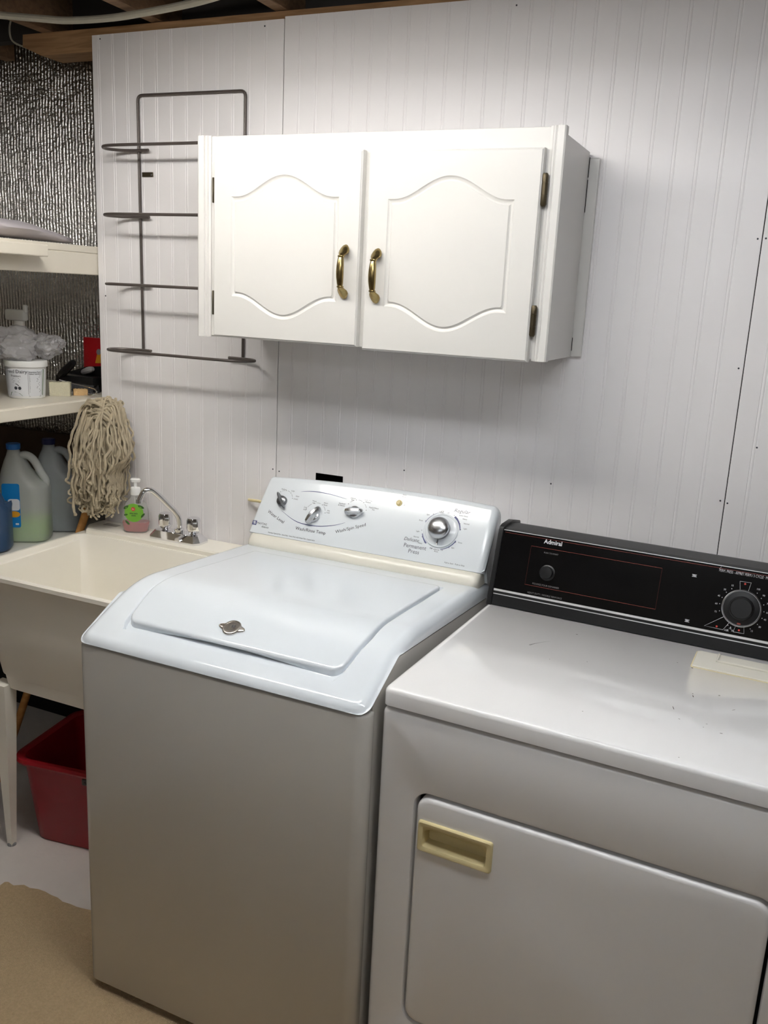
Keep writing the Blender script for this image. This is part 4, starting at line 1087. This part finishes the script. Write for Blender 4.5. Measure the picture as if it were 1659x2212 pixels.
sp_ = smooth_path([(0.0979, Y(1.0564), 0), (0.1399, Y(1.0400), 0), (0.1748, Y(1.0335), 0), (0.2237, Y(1.0342), 0), (0.2692, Y(1.0432), 0), (0.2966, Y(1.0528), 0)], 8)
put_stroke(bm, [(p.x, p.y) for p in sp_], [0.0004+0.0017*math.sin(PI*min(1, k/(len(sp_)-1))) for k in range(len(sp_))], f1)
for a0, a1, w in ((58, 10, 0.0052), (-24, -78, 0.0030), (232, 198, 0.0040), (162, 112, 0.0014)):
    put_stroke(bm, arc(cx_, cy_, 0.0495, math.radians(a0), math.radians(a1), 18), [w*(0.45+0.55*(1-k/18)) for k in range(19)], f1)
put_poly(bm, rrect(0.0200, 0.0338, Y(1.0118), Y(1.0225), 0.0008, 2), f1)
part(cons, 'printed_arcs', bm, 'print_blue', None, False)
bm = B()
for x in (0.0225, 0.0262): put_poly(bm, [(x, Y(1.0210)), (x+0.0028, Y(1.0210)), (x+0.0052, Y(1.0140)), (x+0.0032, Y(1.0140))], fC(0.0009))
part(cons, 'badge_mark', bm, 'label_white', None, False)

def kaxis(ang=0.0):
    X = (Xc*math.cos(ang)+Yc*math.sin(ang)); Y_ = N_.cross(X); return N_, X, Y_
def lever_knob(u, zp, ang, L, W_, H, m, skirt=0.012):
    c = Vector(con(u, zp, 0.0)); A, X, Y_ = kaxis(ang)
    b = B(); lathe(b, [(skirt*1.02, -0.001), (skirt*1.05, 0.003), (skirt*0.95, 0.010), (skirt*0.55, 0.0135)], c, 28, (A, X, Y_))
    secs = []
    for t, w, h0, h1 in ((-1.0, 0.35, 0.35, 0.55), (-0.85, 0.75, 0.25, 0.85), (-0.45, 1.0, 0.2, 1.0), (0.1, 1.0, 0.2, 1.0), (0.6, 0.85, 0.25, 0.92), (0.9, 0.6, 0.3, 0.72), (1.0, 0.28, 0.4, 0.55)):
        secs.append([c+X*(L*t)+Y_*(W_*w*yy)+A*(H*(h0+(h1-h0)*hh)) for yy, hh in ((-1, 0), (-0.9, 0.55), (-0.35, 0.95), (0.35, 0.95), (0.9, 0.55), (1, 0))])
    loft(b, secs)
    return wp('selector_knob', b, m, 40)
lever_knob(0.0925, 1.0790, math.radians(128), 0.026, 0.0046, 0.025, 'steel_dark', 0.0140)
lever_knob(0.2020, 1.0560, math.radians(62), 0.028, 0.0110, 0.025, 'silver', 0.0160)
lever_knob(0.3165, 1.0800, math.radians(8), 0.026, 0.0110, 0.025, 'silver', 0.0160)
c = Vector(con(0.4315, 1.1180, 0))
bm = B(); lathe(bm, [(0.0085, -0.001), (0.0085, 0.002), (0.0072, 0.003), (0.0068, 0.0015), (0.0, 0.0015)], c, 24, kaxis()); 
loft(bm, [[c+Xc*x+Yc*y+N_*h for x, y in rrect(-0.0042*s, 0.0042*s, -0.0062*s, 0.0062*s, 0.003*s, 4)] for h, s in ((0.001, 1), (0.005, 0.95), (0.006, 0.75))])
wp('rinse_button', bm, 'cream_dark', 40)
c = Vector(con(0.564, 1.0705, 0))
bm = B(); lathe(bm, [(0.0455, -0.002), (0.0455, 0.0025), (0.0440, 0.0042), (0.0415, 0.0042), (0.0405, 0.0030), (0.030, 0.0046), (0.022, 0.010), (0.022, 0.012)], c, 56, kaxis())
dr_ = wp('dial_skirt', bm, 'console_white', 40)
bm = B()
for h0, x0 in ((0.0046, -0.0015),):
    loft(bm, [[c+Xc*(x0+a)+Yc*b_+N_*0.003 for a, b_ in ((0, -0.040), (0.003, -0.040), (0.003, -0.024), (0, -0.024))], [c+Xc*(x0+a)+Yc*b_+N_*0.007 for a, b_ in ((0, -0.040), (0.003, -0.040), (0.003, -0.024), (0, -0.024))]])
part(dr_, 'pointer', bm, 'silver', None, False)
bm = B(); lathe(bm, [(0.026, 0.010), (0.0275, 0.012), (0.0285, 0.022), (0.0280, 0.0245)], c, 48, kaxis()); part(dr_, 'knob_rim', bm, 'steel_dark', 40, False)
bm = B(); lathe(bm, [(0.0283, 0.0215), (0.0288, 0.0235), (0.0272, 0.0290), (0.0228, 0.0335), (0.0160, 0.0365), (0.0080, 0.0380), (0.001, 0.0384)], c, 48, kaxis()); part(dr_, 'timer_knob', bm, 'silver', 60, False)

# ================================================================== DRYER
DWd, DZT = 0.785, 0.9351
dy = thing('clothes_dryer', 'white clothes dryer with a black control console beside the washer', 'dryer', (0.7046, -0.7771, 0), -0.0454)
def dp(name, bm, m, smooth=32): return part(dy, name, bm, m, smooth, False)
DB = 0.715
bm = B()
for q in ([(0.003, 0.012), (0.003, DB)], [(DWd-0.003, 0.012), (DWd-0.003, DB)]):
    x = q[0][0]; xa, xb_ = (x, x+0.002) if x < 0.3 else (x-0.002, x)
    box(bm, xa, xb_, 0.012, DB, 0.02, 0.893)
box(bm, 0.005, DWd-0.005, DB-0.002, DB, 0.02, 0.893); box(bm, 0.005, DWd-0.005, 0.012, DB-0.002, 0.02, 0.022)
dp('cabinet_body', bm, 'dryer', None)
for u in (0.05, DWd-0.05):
    for v in (0.05, 0.66):
        z_ = 0.0113 if v < 0.15 else 0.0; bm = B(); lathe(bm, [(0.018, z_), (0.018, z_+0.004), (0.012, z_+0.005), (0.012, 0.02)], (u, v, 0.0), 14); dp('levelling_foot', bm, 'black')
# front panel with the door opening
ox0, ox1, oz0, oz1 = 0.0765, 0.7085, 0.228, 0.7405
opn = lambda g: rrect(ox0-g, ox1+g, oz0-g, oz1+g, 0.030+g, 8)
outr = lambda i: rrect(i, DWd-i, 0.02, 0.894-i*0.7, 0.010, 4)
cc = ((ox0+ox1)/2, (oz0+oz1)/2)
angs = angle_list([opn(0), outr(0)], cc, 48)
lp = lambda poly, v: [(x, v, z) for x, z in radial(poly, cc, angs)]
bm = B(); loft(bm, [lp(outr(0.001), 0.03), lp(outr(0), 0.008), lp(outr(0.0015), 0.0035), lp(outr(0.005), 0.0008), lp(outr(0.009), 0.0), lp(opn(0.006), 0.0), lp(opn(0.002), 0.0012), lp(opn(0.0), 0.005), lp(opn(0.0), 0.028)], False, False)
dp('front_panel', bm, 'dryer', 40)
bm = B(); box(bm, ox0-0.03, ox1+0.03, 0.028, 0.032, oz0-0.03, oz1+0.03); dp('door_cavity', bm, 'void', None)
# top
bm = B(); loft(bm, [[(u, v, z) for u, v in rrect(i, DWd-i, -0.0025+i, DB+0.01, 0.014, 5)] for i, z in ((0.004, 0.8975), (0.0, 0.900), (0.0, 0.925), (0.0012, 0.9300), (0.0042, 0.9338), (0.0085, DZT))])
dtop = dp('top_panel', bm, 'dryer', 45)
# door with a hole for the grip
gx0, gx1, gz0, gz1 = 0.0985, 0.2290, 0.634, 0.679
dc0 = ((gx0+gx1)/2, (gz0+gz1)/2)
dor = lambda i: rrect(ox0+0.006+i, ox1-0.006-i, oz0+0.006+i, oz1-0.0065-i, 0.026, 8)
hol = lambda g: rrect(gx0-g, gx1+g, gz0-g, gz1+g, 0.004, 3)
angs2 = angle_list([dor(0), hol(0)], dc0, 48)
lp2 = lambda poly, v: [(x, v, z) for x, z in radial(poly, dc0, angs2)]
bm = B(); loft(bm, [lp2(dor(0), 0.026), lp2(dor(0), 0.004), lp2(dor(0.0012), 0.0), lp2(dor(0.004), -0.0024), lp2(dor(0.008), -0.0032), lp2(hol(0.003), -0.0032), lp2(hol(0.0), -0.0030), lp2(hol(0.0), 0.020)], True, False)
ddoor = dp('door', bm, 'dryer', 40)
bm = B()
out_ = lambda g: rrect(0.0895-g, 0.2385+g, 0.6245-g, 0.6885+g, 0.005, 3)
angs3 = angle_list([out_(0), hol(0)], dc0, 48); lp3_ = lambda poly, v: [(x, v, z) for x, z in radial(poly, dc0, angs3)]
slot = lambda a, z0, z1: rrect(gx0+0.002+a, gx1-0.002-a, z0, z1, 0.004, 3)
loft(bm, [lp3_(out_(0.0), -0.0030), lp3_(out_(-0.0005), -0.0075), lp3_(out_(-0.0025), -0.0095), lp3_(hol(0.0015), -0.0095), lp3_(hol(-0.0015), -0.0080), lp3_(slot(0.002, 0.6365, 0.6700), 0.0015), lp3_(slot(0.003, 0.6385, 0.6660), 0.018)], False, True)
part(ddoor, 'grip_recess', bm, 'cream_dark', 30, False)
# cream lint-filter cover near the back right of the top
bm = B()
fx0, fx1, fv0, fv1 = 0.4915, 0.735, 0.427, 0.521
loft(bm, [[(u, v, z) for u, v in rrect(fx0+i, fx1-i, fv0+i, fv1-i, 0.004, 3)] for i, z in ((0.0, DZT-0.001), (0.0, DZT+0.0022), (0.0015, DZT+0.0035), (0.004, DZT+0.0035))])
box(bm, 0.536, fx1-0.012, 0.472, 0.476, DZT+0.003, DZT+0.008, 0.0012, 1); box(bm, 0.533, 0.537, 0.472, fv1-0.006, DZT+0.003, DZT+0.008, 0.0012, 1)
dp('lint_filter_cover', bm, 'cream', 32)
bm = B(); loft(bm, [[(u, v, z) for u, v in rrect(fx0-0.002, fx1+0.002, fv0-0.002, fv1+0.002, 0.004, 3)] for z in (DZT-0.0005, DZT+0.0004)]); dp('cover_gasket', bm, 'cream_dark', 32)

# console
ft = Vector((0, 0.0525, 0.179)).normalized(); fN = Vector((0, -ft.z, ft.y)); p0 = Vector((0, 0.5475, 0.934))
def fD(off): return lambda x, zz: p0 + Vector((x, 0, 0)) + ft*((zz-0.934)/ft.z) + fN*off
bm = B()
sec = [(0.5525, 0.9355), (0.6005, 1.098), (0.6035, 1.1075), (0.612, 1.1135), (0.66, 1.1150), (0.715, 1.1030), (0.72, 1.09), (0.72, 0.9355)]
loft(bm, [[(u, v, z) for v, z in sec] for u in (0.011, DWd-0.011)]); dcon = dp('console_housing', bm, 'black_matte', 20)
for u0 in (-0.001, DWd-0.0115):
    bm = B()
    sec = [(0.5445, 0.9355), (0.5490, 0.955), (0.5955, 1.1085), (0.6005, 1.1165), (0.613, 1.1205), (0.664, 1.1215), (0.722, 1.1085), (0.7265, 1.10), (0.7265, 0.9355)]
    loft(bm, [[(u, v+dv, z-dv*0.5) for v, z in sec] for u, dv in ((u0, 0.0015), (u0+0.0015, 0), (u0+0.011, 0), (u0+0.0125, 0.0012))]); dp('end_cap', bm, 'black', 25)
fb = fD(0.0)
def slab(x0, x1, z0, z1, o0, o1):
    b = B(); loft(b, [[fD(o_)(x, z) for x, z in ((x0, z0), (x1, z0), (x1, z1), (x0, z1))] for o_ in (o0, o1)]); return b
dp('control_panel', slab(0.0125, DWd-0.0125, 0.974, 1.1095, -0.004, 0.0010), 'black_gloss', None)
dp('kick_strip', slab(0.0125, DWd-0.0125, 0.9365, 0.961, -0.004, 0.0015), 'black', None)
dp('chrome_strip', slab(0.0125, DWd-0.0125, 0.9690, 0.9738, -0.003, 0.0035), 'strip', None)
dp('chrome_strip', slab(0.0125, DWd-0.0125, 0.9612, 0.9630, -0.003, 0.0022), 'strip', None)
dp('chrome_strip', slab(0.0125, DWd-0.0125, 1.1098, 1.1112, -0.003, 0.0022), 'strip', None)
g1 = fD(0.0016)
g = lambda x, y: g1(x, y)
bm = B()
put_stroke(bm, [(0.0164, 1.1052), (DWd-0.016, 1.1052)], 0.0006, g)
put_stroke(bm, [(0.0852, 0.9956), (0.3873, 0.9956), (0.3873, 1.0842), (0.0852, 1.0842)], 0.0007, g, True)
part(dcon, 'red_outline', bm, 'print_red', None, False)
bm = B()
put_text(bm, 'Admiral', 0.0135, 0.1357, 1.0990, g, bold=0.0004)
put_text(bm, 'PERM. PRESS - APPRET PERM / 3 CYCLE · MULTIPROGRAMME', 0.0085, 0.575, 1.1005, g, sx=0.62)
put_stroke(bm, [(0.5045, 1.1035), (0.5085, 1.1082)], 0.0006, g)
kc = (0.5615, 1.0305)
for t_, x, z in (('15', 0.5363, 1.0736), ('30', 0.5225, 1.0629), ('45', 0.5129, 1.0481), ('60', 0.5101, 1.0312), ('75', 0.5115, 1.0145), ('100', 0.5880, 1.0750), ('90', 0.6005, 1.0641), ('70', 0.611, 1.049), ('60', 0.613, 1.031),
                 ('45', 0.6105, 1.0163), ('30', 0.6025, 0.9999), ('15', 0.5885, 0.9890), ('10', 0.5455, 0.9858), ('20', 0.5510, 0.9822), ('AIR', 0.5391, 0.9806)):
    put_text(bm, t_, 0.0052 if t_ != 'AIR' else 0.0062, x, z, g)
for a_ in (125, 142, 160, 178, 197, 55, 38, 20, 2, -16, -36, -58, -110, -118):
    put_poly(bm, disc(kc[0]+0.0445*math.cos(math.radians(a_)), kc[1]+0.0445*math.sin(math.radians(a_)), 0.0009, 8), g)
for loop_ in ([(0.5497, 1.0850), (0.5722, 1.0857), (0.5690, 1.066), (0.5530, 1.066)], [(0.4935, 0.9812), (0.5320, 0.9804), (0.5430, 0.9985), (0.5293, 1.0071)], [(0.5530, 0.9802), (0.5744, 0.9808), (0.5720, 0.995), (0.5560, 0.995)]):
    put_stroke(bm, loop_, 0.0009, g, True)
for ix, iz in ((0.4566, 1.0804), (0.4571, 0.9845)):
    for k in (-1, 0, 1): put_stroke(bm, [(ix-0.0048+0.001*(k == 0), iz+0.0021*k), (ix+0.0048-0.001*(k == 0), iz+0.0021*k)], 0.0013, g)
    put_poly(bm, disc(ix, iz, 0.0024, 8), g)
part(dcon, 'white_lettering', bm, 'print_white', None, False)
bm = B()
put_text(bm, 'PUSH TO START', 0.0050, 0.1351, 1.0740, g, sx=0.95)
put_text(bm, 'POUSSEZ POUR DEMARRER', 0.0055, 0.1350, 1.0008, g, sx=0.95)
put_text(bm, 'HEAVY DUTY / MODELE RENFORCE', 0.0058, 0.1362, 0.9790, g, sx=0.90)
part(dcon, 'dim_lettering', bm, 'print_dim', None, False)
bm = B()
for x, z in ((0.5607, 1.0813), (0.5186, 0.9848), (0.5636, 0.9855)): put_poly(bm, disc(x, z, 0.0021, 12), g)
part(dcon, 'red_dots', bm, 'dot_red', None, False)
ax = (fN, Vector((1, 0, 0)), ft)
bm = B(); lathe(bm, [(0.0185, 0.0012), (0.0185, 0.003), (0.0155, 0.004), (0.0155, 0.013), (0.0140, 0.0155), (0.0, 0.0160)], fb(0.1335, 1.030), 36, ax); dp('start_button', bm, 'black', 35)
bm = B(); lathe(bm, [(0.0395, 0.0010), (0.0402, 0.003), (0.0402, 0.006), (0.0385, 0.0072), (0.0378, 0.0062)], fb(kc[0], kc[1]), 56, ax); tk = dp('dial_ring', bm, 'silver', 35)
bm = B(); lathe(bm, [(0.0378, 0.0050), (0.0360, 0.0075), (0.0260, 0.0090), (0.0245, 0.0110), (0.0235, 0.0210), (0.0215, 0.0235), (0.0205, 0.0225), (0.0, 0.0225)], fb(kc[0], kc[1]), 56, ax); part(tk, 'timer_knob', bm, 'black', 30, False)
bm = B(); put_poly(bm, rrect(kc[0]-0.0038, kc[0]+0.0038, kc[1]-0.0335, kc[1]-0.0300, 0.0012, 2), fD(0.0090)); part(tk, 'pointer_mark', bm, 'print_red', None, False)

# paint chips and scratches on the dryer top
rnd = random.Random(4)
def chip(u, v, w, h, a, m, name='paint_chip'):
    b = B(); pts = []
    for k in range(9):
        t = 2*PI*k/9; rr = rnd.uniform(0.7, 1.15)
        x, y = w*rr*math.cos(t), h*rr*math.sin(t); pts.append((u+x*math.cos(a)-y*math.sin(a), v+x*math.sin(a)+y*math.cos(a)))
    put_poly(b, pts, lambda x, y: (x, y, DZT+0.0003)); part(dtop, name, b, m, None, False)
for u, v, w, h, a in ((0.4631, 0.4313, 0.0015, 0.0010, 0), (0.5135, 0.290, 0.0014, 0.0014, 0), (0.5159, 0.2785, 0.0009, 0.0055, 0.3), (0.5594, 0.310, 0.0022, 0.0014, 0.5), (0.4917, 0.2045, 0.0007, 0.0075, 0.35),
                      (0.5906, 0.2585, 0.0006, 0.0055, -0.6), (0.5081, 0.1646, 0.0018, 0.0009, 0), (0.5542, 0.171, 0.0018, 0.0007, 0), (0.5817, 0.1476, 0.0028, 0.0010, 0.2), (0.5507, 0.155, 0.0010, 0.0008, 0), (0.2415, 0.470, 0.0026, 0.0014, 0.3),
                      (0.30, 0.33, 0.0012, 0.0012, 0), (0.23, 0.30, 0.0010, 0.0010, 0), (0.35, 0.10, 0.0014, 0.0009, 0), (0.53, 0.02, 0.0012, 0.0010, 0), (0.4945, 0.4195, 0.0022, 0.0016, 0)):
    chip(u, v, w, h, a, 'chip')
b = B(); pth = [(0.1705, 0.350), (0.1735, 0.357), (0.178, 0.365), (0.186, 0.377), (0.1945, 0.388), (0.203, 0.396)]
put_stroke(b, pth, [0.004, 0.0035, 0.0022, 0.0012, 0.0009, 0.0005], lambda x, y: (x, y, DZT+0.0003)); part(dtop, 'scratch', b, 'scratch', None, False)

# fine print too small to pick apart stays one joined part
for o in bpy.data.objects:
    if o.parent is not None and any(k in o.name for k in ('lettering', 'print', 'red_dots', 'outline', 'badge_mark', 'emblem_mark', 'printed')):
        o['kind'] = 'stuff'
